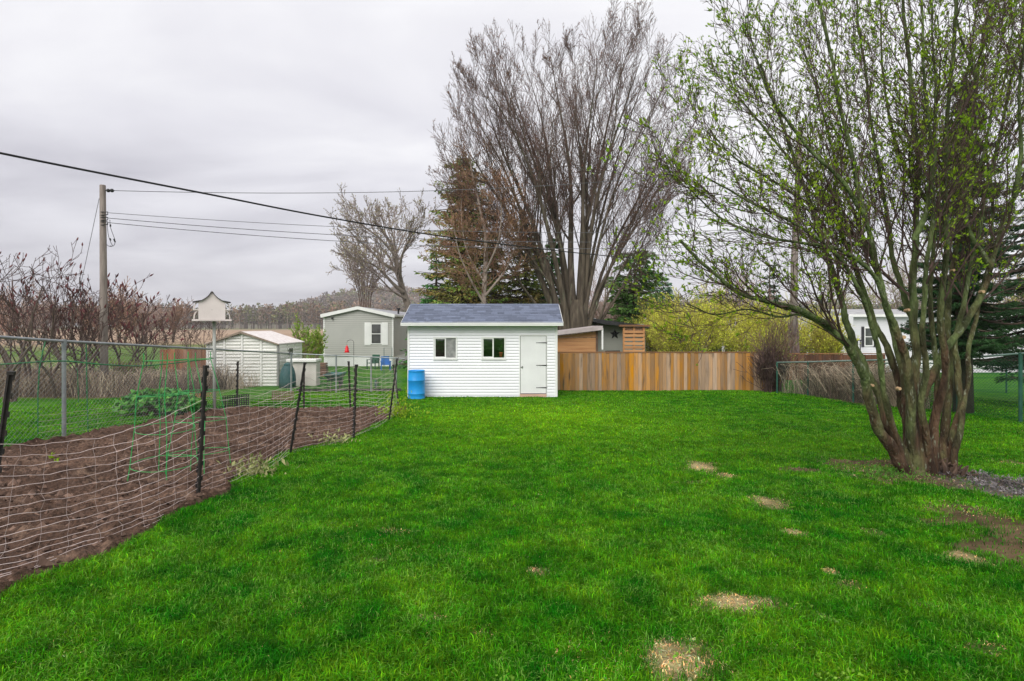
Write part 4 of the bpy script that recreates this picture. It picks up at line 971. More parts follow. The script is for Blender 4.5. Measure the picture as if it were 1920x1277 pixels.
MB().tube([(XX(402, HYd), HYd, gz(HYd)-.2), (XX(401.5, HYd), HYd, zb-.03)], .034, 14).build('pole', mat('zinc_pole', (.42, .43, .40), (.34, .35, .32), scale=4, rough=.5), bh, smooth=True)

# ================================================================ CHAIN LINK FENCES
M_galv = mat('galvanised', (.36, .38, .39), (.26, .28, .29), scale=6, rough=.45, metal=.5)
M_gpost = mat('green_post', (.018, .075, .05), (.03, .11, .08), scale=6, rough=.5)
M_gwire = mat('green_wire', (.02, .07, .05), (.04, .10, .075), scale=2, rough=.5)
M_zwire = mat('zinc_wire', (.20, .21, .21), (.30, .31, .31), scale=2, rough=.5, metal=.3)
def chain_mesh(path, top, bot, pitch, rw):
    """diamond wire strung along a plan polyline; top/bot functions of (x,y)"""
    L = []; seg = [math.dist(path[i], path[i+1]) for i in range(len(path)-1)]; T = sum(seg)
    def at(s):
        for i, l in enumerate(seg):
            if s <= l or i == len(seg)-1:
                u = min(max(s/l, 0), 1); a, b = path[i], path[i+1]; return a[0]+(b[0]-a[0])*u, a[1]+(b[1]-a[1])*u
            s -= l
    H = 1.6; s = -H
    while s < T:
        for sg in (0, 1):
            pts = []; 
            for k in range(9):
                u = k/8; ss = s+u*H if sg == 0 else s+(1-u)*H
                if ss < 0 or ss > T: continue
                x, y = at(ss); z0, z1 = bot(x, y), top(x, y); pts.append((x+(.002 if sg else -.002), y, z0+(z1-z0)*u))
            if len(pts) > 1: L.append((pts, [rw]*len(pts)))
        s += pitch
    return L
def rail_fn(pts):                              # rail height by distance Y
    ys = [p[0] for p in pts]; zs = [p[1] for p in pts]; 
    return lambda y: float(np.interp(y, ys, zs))
railL = rail_fn([(3.0, 2.62), (7.9, 2.237), (8.93, 2.149), (13.2, 1.843), (18.2, 1.496), (18.6, 1.34)])
clf = thing('chain_link_fence', 'galvanised chain link fence along the left side of the garden', 'fence', (-7.05, 8.9, gz(8.9)))
pathL = [(-7.2, 3.0), (-7.1, 7.9), (-7.03, 8.93), (-6.9, 13.2), (-7.06, 18.2)]
for x, y in [(-7.15, 4.6), (-7.03, 8.93), (-6.9, 13.2), (-7.06, 18.2)]:
    q = MB(); q.tube([(x, y, gz(y)-.2), (x, y, railL(y)-.03)], .03, 10); q.tube([(x, y, railL(y)-.07), (x, y, railL(y)+.03)], .036, 10)
    for dz in (.35, .75, 1.1): q.tube([(x, y, railL(y)-dz), (x, y, railL(y)-dz+.02)], .034, 10)
    q.build('post', M_galv, clf, smooth=False)
MB().tube([(x+.0, y, railL(y)) for x, y in pathL], .022, 10).build('top_rail', M_galv, clf, smooth=True)
V, F = tubes(chain_mesh(pathL, lambda x, y: railL(y)-.02, lambda x, y: gz(y)+.03, .085, .0019), 3); npmesh('wire_mesh', V, F, M_zwire, clf)
cr_ = thing('chain_link_fence', 'chain link fence crossing behind the vegetable bed towards the shed', 'fence', (-5.5, 18.4, gz(18.4)))
pathC = [(-7.06, 18.22), (-3.5, 18.7)]
railC = lambda x: 1.496+(x+7.06)/(3.56)*(ZZ(672.5, 18.7)-1.496)
for px in (632, 695, 741):
    x = XX(px, 18.5); y = 18.22+(x+7.06)*.135
    MB().tube([(x, y, gz(y)-.2), (x, y, railC(x)+.02)], .026, 10).build('post', M_galv, cr_)
MB().tube([(x, y, railC(x)) for x, y in pathC], .018, 8).build('top_rail', M_galv, cr_)
V, F = tubes(chain_mesh(pathC, lambda x, y: railC(x)-.02, lambda x, y: gz(y)+.03, .085, .0022), 3); npmesh('wire_mesh', V, F, M_zwire, cr_)
# green wire strung on green stakes in front of it
M_gst = mat('green_stake', (.015, .12, .045), (.025, .17, .06), scale=8, rough=.5)
gs = thing('stake', 'thin green stake with bent top near the left frame edge', 'stake', G(71, 815), 'thin green garden stakes by the left fence')
b = G(71, 815); MB().tube([(b[0], b[1], b[2]-.1), P(71, 740, b[1]), P(74, 690, b[1]+.02), P(80, 660, b[1]+.05), P(85, 640, b[1]+.1)], .009, 6).build('rod', M_gst, gs)
for px, py, pt_, lab in ((165.5, 812, 641, 'straight green stake right of the first fence post'), (147.5, 757, 690, 'short dark green stake standing in the strip of grass')):
    b = G(px, py); s_ = thing('stake', lab, 'stake', b, 'thin green garden stakes by the left fence'); MB().tube([(b[0], b[1], b[2]-.1), P(px-2, py-60, b[1]), P(px-4, pt_, b[1])], .009, 6).build('rod', M_gst, s_)
gl = [P(-60, 686, 8.2), P(20, 682, 8.4), P(117, 677, 8.8), P(202, 684, 9.2), P(285, 685, 10.4), P(400, 672, 13.0)]
tag(MB().tube(smoothpts(gl), .011, 6).build('tie_wire', M_gst, loc=gl[0]), 'green tie wire strung along the left chain link fence', 'wire')
# right side
pathR = [(10.6, 8.6), (9.91, 11.1), (9.6, 12.25), (9.3, 14.2), (9.0, 16.0), (8.4, 18.0)]
railR = rail_fn([(8.6, 2.1), (11.1, ZZ(663, 11.1)), (12.25, ZZ(671.6, 12.25)), (14.2, ZZ(674.6, 14.2)), (18.0, ZZ(679.5, 18.0))])
cf = thing('chain_link_fence', 'green posted chain link fence on the right behind the leafing tree', 'fence', (9.2, 14, gz(14)))
for px, Y in ((1913.5, 11.1), (1796, 12.6), (1600, 15.2), (1515, 17.3), (1457, 17.95)):
    x = XX(px, Y); y = Y; MB().tube([(x, y, gz(y)-.2), (x, y, railR(y)+.02)], .033 if px > 1900 else .026, 10).build('post', M_gpost, cf)
pathR = [(10.8, 8.6)]+[(XX(px, Y), Y) for px, Y in ((1913.5, 11.1), (1796, 12.6), (1600, 15.2), (1515, 17.3), (1457, 17.95))]
MB().tube([(x, y, railR(y)) for x, y in pathR], .021, 10).build('top_rail', mat('green_grey_rail', (.20, .28, .25), (.14, .2, .18), rough=.5), cf, smooth=True)
V, F = tubes(chain_mesh(pathR, lambda x, y: railR(y)-.02, lambda x, y: gz(y)+.02, .085, .0024), 3); npmesh('wire_mesh', V, F, M_gwire, cf)
cf2 = thing('chain_link_fence', 'far dark green chain link fence in front of the white home', 'fence', (15, 18.2, gz(18.2)))
y = 18.2; zr2 = ZZ(681, y)
for px in (1650, 1723, 1738, 1887, 1990): MB().tube([(XX(px, y), y, gz(y)-.2), (XX(px, y), y, zr2+.02)], .024, 8).build('post', M_gpost, cf2)
MB().tube([(XX(1640, y), y, zr2), (XX(2030, y), y, zr2)], .02, 8).build('top_rail', M_gpost, cf2)
V, F = tubes(chain_mesh([(XX(1640, y), y), (XX(2030, y), y)], lambda x, y: zr2-.02, lambda x, y: gz(y)+.02, .10, .0028), 3); npmesh('wire_mesh', V, F, M_gwire, cf2)

# ================================================================ NETTING FENCE ROUND THE BED
M_post = mat('black_stake', (.012, .012, .012), (.035, .028, .025), scale=15, rough=.6, stain=((.12, .08, .06), 20, .66))
M_net = mat('net_string', (.62, .52, .50), (.42, .34, .32), scale=3, rough=.7, spec=.2)
nf = thing('netting_fence', 'sagging white garden netting on tilted black stakes round the bed', 'fence', (-2.8, 6, gz(6)))
def pst(tx, ty, bx_, by_, Y, r_=.019):
    b = P(bx_, by_, Y); t_ = P(tx, ty, Y+.05); b = (b[0], b[1], gz(Y)-.12)
    mb = MB(); d = Vector(t_)-Vector(b); R = d.to_track_quat('Z', 'Y').to_matrix(); Lh = d.length
    # T section stake with lugs
    mb.box(-r_, r_, -.006, .006, 0, Lh, R, b); mb.box(-.005, .005, -.022, -.006, 0, Lh, R, b)
    k = .25
    while k < Lh-.05: mb.box(r_, r_+.012, -.005, .012, k, k+.05, R, b); mb.box(-.008, .008, -.032, -.022, k+.06, k+.10, R, b); k += .13
    mb.box(-r_-.003, r_+.003, -.03, .009, Lh-.02, Lh+.004, R, b)
    mb.build('post', M_post, nf); return b, t_
posts = [pst(18, 697, -30, 1040, 3.95, .02), pst(384, 686, 368, 945, 4.93), pst(570.5, 680, 540, 853, 7.45), pst(667.5, 684, 662.5, 820, 9.05), pst(744, 672, 727, 790, 11.2)]
back = [pst(738, 684, 751, 772, 13.0, .018), pst(654, 678, 657.5, 766, 13.7, .022), pst(570, 688, 570, 764, 13.7, .022), pst(446, 678, 444, 768, 13.5, .022)]
rn = random.Random(3); L = []
def span(a, b, tops, n, sagk, dense=1.7, seg=14, off=0, r_=.0019, vert=.22, bulge=0.0):
    """a,b = (base, top) of two stakes; strings at fractions of height, bunched near the ground"""
    rows = []
    for i in range(n):
        f = (i/(n-1))**dense; pts = []
        fa, fb = f*tops[0], f*tops[1]; ph = rn.uniform(0, 6.3)
        for k in range(seg+1):
            t = k/seg; A = [a[0][q]+(a[1][q]-a[0][q])*(.06+fa*.9) for q in range(3)]; B = [b[0][q]+(b[1][q]-b[0][q])*(.06+fb*.9) for q in range(3)]
            x, y, z = (A[q]+(B[q]-A[q])*t for q in range(3))
            z -= 4*sagk*f*t*(1-t)*(1+.1*math.sin(ph))+.006*math.sin(ph+t*23)+.004*math.sin(ph*3+t*51)
            x += bulge*(1-f)*math.sin(math.pi*t)+.01*math.sin(ph+t*9)
            zg = float(gz(y))+.012+.004*i
            pts.append((x, y, max(z, zg)))
        rows.append(pts); L.append((pts, [r_]*len(pts)))
    m = max(2, int(math.dist(a[0], b[0])/vert))
    for j in range(1, m):
        u = j/m*seg; k = int(u); f = u-k; pts = []; jit = rn.uniform(-.02, .02)
        for w_ in rows:
            p, q = w_[k], w_[min(k+1, seg)]; pts.append((p[0]+(q[0]-p[0])*f+rn.uniform(-.006, .006), p[1]+(q[1]-p[1])*f+jit+rn.uniform(-.008, .008), p[2]+(q[2]-p[2])*f))
        L.append((pts, [r_*.38]*len(pts)))
p0 = ((-2.62, 2.2, gz(2.2)), (-2.75, 2.2, gz(2.2)+.9)); pc = ((-2.64, 2.95, gz(2.95)-.02), (-3.05, 2.7, gz(2.95)+.95))
lp_ = ((-2.76, 2.75, gz(2.75)), posts[0][1])
span((lp_[0], posts[0][1]), (posts[1][0], posts[1][1]), (.62, .80), 17, .13, 1.5, 26, vert=.2, bulge=.12)
span(posts[1], posts[2], (.80, .88), 17, .10, 1.5, 22, vert=.22, bulge=.10)
span(posts[2], posts[3], (.9, .8), 16, .07, 1.35, 16, vert=.24, bulge=.06)
span(posts[3], posts[4], (.8, .9), 15, .08, 1.3, 16, vert=.24, bulge=.04)
span(posts[4], back[0], (.95, .95), 14, .03, 1.2, 8, vert=.15)
span(back[0], back[1], (.95, .95), 12, .05, 1.1, 12, r_=.003, vert=.14)
span(back[1], back[2], (.95, .9), 12, .05, 1.1, 12, r_=.003, vert=.16)
span(back[2], back[3], (.6, .5), 9, .1, 1.1, 12, r_=.003, vert=.3)
# the long slack top strings of the far side hanging across the bed
far = ((-7.0, 8.4, gz(8.4)), (-7.0, 8.4, gz(8.4)+1.1)); far2 = ((-7.0, 13.2, gz(13.2)), (-7.0, 13.2, gz(13.2)+1.0))
span(back[3], far2, (.5, .4), 5, .05, 1.0, 10, r_=.0028, vert=.5)
span(far2, far, (.45, .35), 5, .05, 1.0, 16, r_=.0028, vert=.6)
V, F = tubes(L, 3); npmesh('netting', V, F, M_net, nf)

# ---- lattice scraps
def lattice(label, x0, x1, y0, y1, Y, m, lean, name='lattice_panel'):
    a = P(x0, y1, Y); W_ = XX(x1, Y)-XX(x0, Y); Hh = (y1-y0)/S*Y; zb = gz(Y); mb = MB(); R = Matrix.Rotation(-.15, 3, 'X')@Matrix.Rotation(-lean*.4, 3, 'Y'); c = (a[0], Y, zb)
    n_ = int(W_/.052); k_ = int(Hh/.045)
    for i in range(n_+1): mb.box(i*W_/n_-.011, i*W_/n_+.011, 0, .008, 0, Hh, R, c)
    for j in range(k_+1): mb.box(0, W_, .0085, .016, j*Hh/k_-.009, j*Hh/k_+.009, R, c)
    tag(mb.build(name, m, loc=c), label, 'lattice')
lattice('black plastic lattice scrap leaning against a stake beyond the bed', 418, 466, 746, 772, 13.35, M_black, .18)
lattice('brown lattice scrap standing behind the bed', 510, 549, 739, 757, 15.6, mat('brown_lat', (.14, .08, .06), (.22, .14, .11)), 0)

# ---- tomato cages
M_cage = mat('cage_green', (.02, .27, .06), (.05, .36, .10), scale=12, rough=.4)
def cage(label, px, hoops, Y, base_py, seed, tiltx=0):
    r_ = random.Random(seed); x = XX(px, Y); z0 = gz(Y)
    t_ = thing('tomato_cage', label, 'tomato cage', (x, Y, z0), 'green wire tomato cages')
    rings = []
    for hx, hy, hr_ in hoops:
        c = P(hx, hy, Y); R_ = hr_/S*Y; tl = r_.uniform(-.08, .08); rings.append((c, R_, tl))
        pts = [(c[0]+R_*math.cos(a), c[1]+R_*math.sin(a), c[2]+tl*R_*math.cos(a+1)) for a in [2*math.pi*i/28 for i in range(29)]]
        MB().tube(pts, .0034, 6, cap=False).build('hoop', M_cage, t_, smooth=True)
    for k in range(4):
        a = k*math.pi/2+.5+r_.random()*.3
        pts = [(c[0]+R_*math.cos(a), c[1]+R_*math.sin(a), c[2]) for c, R_, tl in rings]
        c, R_, _ = rings[-1]; p0_ = pts[0]
        pts = [(p0_[0], p0_[1], p0_[2]+.08)]+pts+[(c[0]+(R_+.03)*math.cos(a), c[1]+(R_+.03)*math.sin(a), z0-.05)]
        MB().tube(pts, .0042, 6).build('leg', M_cage, t_)
cage('taller green wire tomato cage left of the black stake', 309, [(312, 676, 36), (306, 741, 42), (310, 803, 49), (309, 868, 55)], 5.9, 900, 2)
cage('green wire tomato cage overlapping the black stake', 376, [(362, 674, 30), (374, 733, 34), (377, 787, 43), (374, 847, 51)], 6.2, 890, 5)
# ================================================================ TREES
def D2(a, b): return {**a, **b}
M_bark_l = mat('bark_lichen', (1.25, 1.25, 1.15), (.42, .40, .38), scale=9, rough=.92, attr='gcol', bump=.05, bscale=42, stretch=(1, 1, .28), stain=((.24, .26, .18), 34, .60), ramp=(.40, .62), detail=10)
M_twig_r = mat('twig_dark', (.055, .034, .030), (.11, .07, .058), scale=6, rough=.85)
M_leaf = mat('spring_leaf', (.20, .36, .010), (.34, .47, .02), scale=2, rough=.45, island=.3, trans=.35)
def tree_parts(root, big, bigmat, small, smallmat, sides=(9, 3), tname='trunk', lump=0.0, cf=None):
    V, F = tubes(big, sides[0], lump); t_ = npmesh(tname, V, F, bigmat, root, smooth=True, attrs=cf(V) if cf else None)
    V, F = tubes(small, sides[1]); c = npmesh('crown', V, F, smallmat, root)
    return t_, c
def tips(lst, n, r, lo=.25):
    """random points and directions along twigs"""
    ks = r.integers(0, len(lst), n); C = []; D = []
    for k in ks:
        p = lst[k][0]; u = (lo+(1-lo)*r.random())*(len(p)-1); i = min(int(u), len(p)-2); f = u-i; a, b = p[i], p[i+1]
        C.append([a[q]+(b[q]-a[q])*f for q in range(3)]); D.append([b[q]-a[q] for q in range(3)])
    D = np.array(D); D /= np.linalg.norm(D, axis=1, keepdims=True)+1e-9; return np.array(C), D

# ---- leafing multi stemmed tree, right foreground: stems as measured (px, py), base radius, depth drift
STEM = [
 ([(1700,888),(1688,868),(1668,834),(1644,798),(1629,744),(1614,690),(1590,649),(1567,622),(1534,599),(1489,578),(1440,566),(1385,548),(1330,505),(1275,452)], .070, -.5),
 ([(1704,885),(1698,858),(1668,804),(1650,744),(1622,691),(1606,655),(1590,614),(1581,578),(1568,530),(1548,470),(1520,385),(1490,300),(1455,200),(1425,120)], .062, .3),
 ([(1722,890),(1715,865),(1709,798),(1706,727),(1700,679),(1686,634),(1668,590),(1656,555),(1640,480),(1620,400),(1596,290),(1570,170),(1545,40),(1520,-90)], .060, -.2),
 ([(1724,892),(1716,872),(1709,774),(1714,700),(1718,660),(1713,600),(1712,540),(1716,450),(1722,330),(1712,200),(1698,60),(1690,-90)], .072, .2),
 ([(1735,890),(1727,870),(1722,762),(1740,722),(1763,673),(1799,620),(1829,575),(1858,500),(1876,430),(1902,370),(1935,290),(1965,180)], .066, .5),
 ([(1762,885),(1757,868),(1748,813),(1766,739),(1774,679),(1764,620),(1766,550),(1776,450),(1770,320),(1782,160),(1795,-20),(1800,-110)], .058, -.3),
 ([(1772,885),(1769,864),(1772,798),(1780,727),(1779,649),(1777,580),(1795,450),(1812,320),(1832,150),(1858,-10),(1870,-100)], .056, .6),
 ([(1780,884),(1779,858),(1785,822),(1800,768),(1797,703),(1791,649),(1808,560),(1830,460),(1852,350),(1884,210),(1915,60),(1930,-40)], .050, .2),
 ([(1742,888),(1736,855),(1694,768),(1684,709),(1662,649),(1640,606),(1622,550),(1598,490),(1560,400),(1505,325),(1440,250),(1385,180)], .056, .7),
 ([(1700,884),(1686,843),(1658,737),(1647,655),(1626,584),(1602,525),(1556,465),(1490,420),(1400,375),(1320,330)], .038, -.6),
 ([(1712,600),(1690,540),(1672,470),(1660,380),(1640,270),(1625,160),(1610,40),(1600,-70)], .036, .4),
 ([(1716,450),(1740,380),(1750,300),(1755,200),(1750,90),(1745,-50)], .030, -.4),
 ([(1776,450),(1740,380),(1700,320),(1672,240),(1655,130),(1650,0),(1640,-100)], .030, .7),
 ([(1858,500),(1820,440),(1812,380),(1840,300),(1860,220),(1890,120),(1905,0)], .030, .3),
 ([(1640,480),(1590,430),(1530,390),(1450,340),(1370,290),(1330,240)], .028, .3),
 ([(1590,649),(1540,610),(1500,590),(1460,594),(1400,580),(1340,590),(1290,570)], .020, -.2),
 ([(1668,590),(1640,520),(1580,470),(1500,455),(1420,440),(1340,400),(1290,350)], .026, -.6),
 ([(1620,400),(1570,330),(1500,260),(1440,170),(1410,90)], .026, -.4),
 ([(1832,150),(1800,60),(1780,-60)], .022, .2),
 ([(1902,370),(1915,280),(1910,170),(1925,60),(1930,-60)], .024, -.3),
 ([(1746,888),(1742,845),(1728,770),(1735,690),(1730,600),(1738,500),(1750,380),(1742,250),(1732,120),(1728,-20)], .044, -.4),
 ([(1755,886),(1752,820),(1758,740),(1752,650),(1744,560),(1752,450),(1765,350),(1788,240),(1815,130),(1830,20)], .040, .5),
 ([(1712,886),(1700,830),(1697,750),(1690,690),(1672,620),(1652,540),(1630,470),(1592,380),(1560,280),(1535,180),(1500,80)], .042, .8),
 ([(1790,860),(1800,800),(1812,730),(1818,650),(1835,570),(1856,480),(1862,380),(1850,280),(1862,180),(1880,60)], .036, .7)]
bt = G(1737, 889); TY = bt[1]
tree = thing('leafing_tree', 'multi stemmed tree with lichen green bark opening fresh leaves on the right', 'tree', bt)
rnd = random.Random(21); big = []; sm_ = {}
CF = {0: dict(n=15, t0=.30, a=27, L=1.45, fall=.30, rr=.42), 1: dict(seg=7, w=.09, t=.10, n=11, t0=.10, a=30, lr=.50, fall=.45, rr=.5),
      2: dict(seg=5, w=.13, t=.06, n=4.0, t0=.25, a=36, lr=.52, fall=.4, rr=.6), 3: dict(seg=4, w=.15, t=.05), 'rmin': .0024}
for k, (px_, r0, dr) in enumerate(STEM):
    pts = smoothpts([P(x, y, TY+(.18 if k in (5, 6, 7, 8) else 0)+dr*min(1.6, max(0, (885-y)/500))) for x, y in px_], 8)
    pts = [(p[0]+.006*math.sin(i*.55+k)+.003*math.sin(i*1.9+k*2), p[1]+.006*math.sin(i*.6+k*3), p[2]) for i, p in enumerate(pts)]
    n = len(pts); rr = [max(.007, r0*(1-.80*(i/(n-1))**.8)*(1+.06*math.sin(i*.85+k))*(1+.25*math.exp(-i/4) if k < 10 else 1)) for i in range(n)]
    if k < 10 or k >= 20: pts[0] = (pts[0][0], pts[0][1], gz(TY)-.06)
    big.append((pts, rr)); 
    CF[0]['n'] = max(4, int(n*(.18 if k < 9 or k >= 20 else .28)*(.6 if k in (0, 9, 15, 16) else 1))); CF[0]['t0'] = (.50 if k not in (0, 9) else .42) if (k < 10 or k >= 20) else .12
    spawn(sm_, pts, rr, 2.4, 0, CF, rnd)
mids = sm_.get(1, []); fine = sm_.get(2, [])+sm_.get(3, [])
def bark_col(V):
    # brown bark near the foot, lichen green above, in uneven patches
    n1 = fbm(V[:, 0]*6+V[:, 1]*3, V[:, 2]*1.6, 3, 3); n2 = fbm(V[:, 0]*14, V[:, 2]*5+V[:, 1]*9, 9, 3)
    t = np.clip(((V[:, 2]-gz(TY))/2.0-.12)*1.0+(n1-.5)*1.9+(n2-.5)*.9-(V[:, 0]-bt[0])*.25, 0, 1)[:, None]
    return np.array([.088, .052, .032])*(1-t)+np.array([.115, .155, .058])*t
t_, crown = tree_parts(tree, big, M_bark_l, mids+fine, M_twig_r, (18, 4), lump=.06, cf=bark_col)
# pruned stubs and pale cut faces, split bark at the foot
for px, py, Yo, r_ in ((1693, 633, -.10, .028), (1700, 583, -.12, .022), (1685, 729, -.12, .024), (1635, 723, -.1, .02), (1841, 548, -.02, .024), (1786, 508, .0, .02), (1702, 582, -.14, .02)):
    c = P(px, py, TY+Yo); MB().tube([(c[0], c[1]+.02, c[2]), (c[0]-.01, c[1]-.035, c[2]+.005)], [r_*.9, r_*.7], 10).build('pruning_cut', mat('cut_wood', (.50, .34, .19), (.36, .23, .13), scale=20), tree)
sp_ = MB(); q = random.Random(4)
for k in range(46):
    a = q.uniform(0, 1)**1.3; x = bt[0]+.13+a*.30; yy = TY+q.uniform(-.16, .12); h = q.uniform(.03, .21)*(1-.6*a); dx_ = q.gauss(.02, .05)
    sp_.tube([(x, yy, gz(TY)-.06), (x+dx_*.4, yy-.015, gz(TY)+h*.55), (x+dx_, yy-.03+q.gauss(0, .03), gz(TY)+h)], [q.uniform(.018, .04), q.uniform(.012, .024), .008], 5)
sp_.build('split_stump', mat('split_wood', (.13, .082, .055), (.05, .032, .024), scale=10, island=.4, bump=.004), tree)
r = np.random.default_rng(31)
allf = mids*1+fine*1; C0, D0 = tips(fine, 16500, r, .3); C1, D1 = tips(mids, 1200, r, .5); C0 = np.concatenate([C0, C1]); D0 = np.concatenate([D0, D1])
rep = r.integers(2, 6, len(C0)); ix = np.repeat(np.arange(len(C0)), rep)
V, F = leafquads(C0[ix]+r.normal(0, .007, (len(ix), 3)), .032, r, .50, .5, D0[ix]); npmesh('foliage', V, F, M_leaf, crown)
print('foreground tree', len(fine), len(ix))

# ---- great bare maple behind the shed
MY = 27.0; bm = (XX(1080, MY), MY, gz(MY))
maple = thing('bare_maple', 'huge bare many stemmed maple rising behind the white shed', 'tree', bm)
rnd = random.Random(8); big = []; sm_ = {}
M_bark_m = mat('bark_maple', (.125, .100, .072), (.058, .046, .034), scale=3, rough=.95, bump=.02, bscale=8, stretch=(3, 3, .5), stain=((.20, .22, .14), 2, .6))
M_twig_m = mat('twig_maple', (.090, .052, .042), (.14, .095, .08), scale=2, rough=.9)
CM = {0: dict(n=11, t0=.30, a=27, L=4.8, fall=.35, rr=.42), 1: dict(seg=8, w=.06, t=.085, n=11, t0=.10, a=29, lr=.40, fall=.4, rr=.42),
      2: dict(seg=5, w=.09, t=.09, n=8.5, t0=.12, a=31, lr=.52, fall=.35, rr=.5), 3: dict(seg=3, w=.10, t=.10), 'rmin': .0055}
def env_m(x, y, z):
    px, py = x/MY, (z-CZ)/MY
    X_, Z_ = (px*S+CX-1078)/266, (HY-py*S-305)/300
    return X_*X_+Z_*Z_+((y-MY)/6.2)**2 < 1.0 and z > 3.6
CM['env'] = env_m
ends = [(850,330,1062),(872,225,1066),(895,165,1060),(925,125,1072),(975,110,1070),(1035,95,1078),(1085,85,1084),(1140,75,1090),(1182,78,1084),(1222,102,1096),(1258,125,1092),(1285,190,1098),(1296,275,1100),(1275,350,1104),(1215,415,1104),(868,385,1058),(1000,160,1066),(876,200,1058),(905,140,1064),(950,105,1072),(1125,85,1084),(1200,100,1090),(862,270,1056),(1300,230,1100)]
for k, (ex, ey, sx0) in enumerate(ends):
    d = rnd.uniform(-3.2, 3.2); pts = []; bend = rnd.uniform(1.35, 1.8)+(.0 if 900 < ex < 1240 else -.15)
    if ey > 340: bend = 1.05
    n = 15
    for i in range(n+1):
        t = i/n; x = sx0+(ex-sx0)*t**bend+7*math.sin(t*5+k)*t; y = 640+(ey-640)*t
        x += 9*math.sin(t*(6+k%3)+k*1.9)*t*(1-t)*2; pts.append(P(x, y, MY+.30*math.sin(k*2.4)+d*t**1.3))
    pts[0] = (pts[0][0], pts[0][1], gz(MY)-.2); sx0 = 1079+(sx0-1079)*.55; r0 = rnd.choice([.13, .17, .20, .25]) if ey < 330 else .10
    rr = [max(.012, r0*(1-.96*(i/n)**.7)*(1+.3*math.exp(-i))) for i in range(n+1)]
    big.append((pts, rr)); spawn(sm_, pts, rr, 9, 0, CM, rnd)
big.append(([(bm[0], MY, gz(MY)-.2), (bm[0], MY, gz(MY)+1.3), (bm[0]+.1, MY, 2.9), (bm[0]+.1, MY, 3.6)], [.72, .60, .5, .35]))
tr_, mc = tree_parts(maple, big+sm_.get(1, []), M_bark_m, sm_.get(2, [])+sm_.get(3, []), M_twig_m, (8, 3))
print('maple twigs', len(sm_[2]), len(sm_[3]))
r = np.random.default_rng(5); C_, D_ = tips(sm_[3], 22000, r, .1)
V, F = leafquads(C_, .055, r, .6, .5); npmesh('buds', V, F, mat('red_bud', (.20, .085, .055), (.30, .16, .09), scale=1, island=.4), mc)

# ---- generic bare / leafy tree
def branching(name, label, cat, base, stems, C, mbark, mtwig, seed, sides=(6, 3), leaves=None, group=None, tname='trunk'):
    """stems: list of (pixel points, depth, r0)"""
    rnd = random.Random(seed); big = []; o = {}
    t_ = thing(name, label, cat, base, group)
    for pts, r0 in stems:
        pts = smoothpts(pts, 3); n = len(pts); rr = [max(C['rmin'], r0*(1-.8*i/(n-1))) for i in range(n)]
        big.append((pts, rr)); spawn(o, pts, rr, C['len'], 0, C, rnd)
    ks = sorted(o); small = [x for k in ks for x in o[k]]
    tr, cr = tree_parts(t_, big, mbark, small, mtwig, sides, tname)
    if leaves:
        for n, size, m, nm, lo in leaves:
            r = np.random.default_rng(seed+9); src = o[ks[-1]] if len(o[ks[-1]]) > 20 else small
            c, d = tips(src, n, r, lo); c = c+r.normal(0, size*.3, c.shape)
            V, F = leafquads(c, size, r, .5, .3, d); npmesh(nm, V, F, m, cr)
    return t_
M_bark_g = mat('bark_grey', (.19, .16, .13), (.12, .10, .08), scale=4, rough=.95)
M_twig_g = mat('twig_grey', (.19, .15, .13), (.27, .22, .20), scale=2, rough=.9)
M_budg = mat('pale_bud', (.30, .24, .16), (.38, .36, .18), island=.4)
# leaning bare tree left of the shed
Y = 38.0
def PS(lst, Y, dr=0): n = len(lst); return [P(x, y, Y+dr*i/(n-1)) for i, (x, y) in enumerate(lst)]
CB = {0: dict(n=11, t0=.22, a=30, L=3.0, fall=.4, rr=.5), 1: dict(seg=6, w=.10, t=.07, n=8, t0=.15, a=32, lr=.45, fall=.4, rr=.5), 2: dict(seg=4, w=.14, t=.06, n=4, t0=.2, a=34, lr=.5, rr=.6), 3: dict(seg=3, w=.15, t=.05), 'rmin': .013, 'len': 5}
branching('bare_tree', 'leaning bare tree with tan twigs between the mobile home and shed', 'tree', (XX(772, Y), Y, gz(Y)),
  [(PS([(772,690),(768,590),(755,545),(745,500),(738,470),(722,440),(700,415)], Y, 1), .28), (PS([(756,548),(735,530),(712,505),(690,492),(655,482)], Y, -1), .13), (PS([(748,510),(720,495),(700,475),(672,450),(648,425)], Y, 1), .13),
   (PS([(750,520),(752,485),(765,455),(782,425)], Y, -1), .12), (PS([(746,505),(742,470),(735,435),(728,410)], Y, 2), .10), (PS([(740,478),(715,450),(690,430),(665,412)], Y, 0), .09), (PS([(760,560),(735,545),(705,515),(680,500)], Y, -2), .08)],
  CB, M_bark_g, M_twig_g, 3, (7, 3), [(3500, .11, M_budg, 'buds', .4)])
Y = 46.0
branching('bare_tree', 'small bare vase shaped tree above the mobile home roof', 'tree', (XX(683, Y), Y, gz(Y)),
  [(PS([(676+i*3,690),(676+i*3,580),(ex*.4+.6*(680),530),(ex,ey)], Y, (i-3)*.5), .065) for i, (ex, ey) in enumerate([(648,478),(660,468),(675,462),(688,460),(702,465),(716,478),(738,500)])],
  D2(CB, {'len': 4, 'rmin': .014, 0: dict(CB[0], n=9, L=2.4, t0=.4)}), mat('bark_red', (.20, .13, .10), (.13, .09, .07), scale=4), mat('twig_red', (.20, .145, .12), (.26, .20, .17), scale=2), 5, (5, 3))
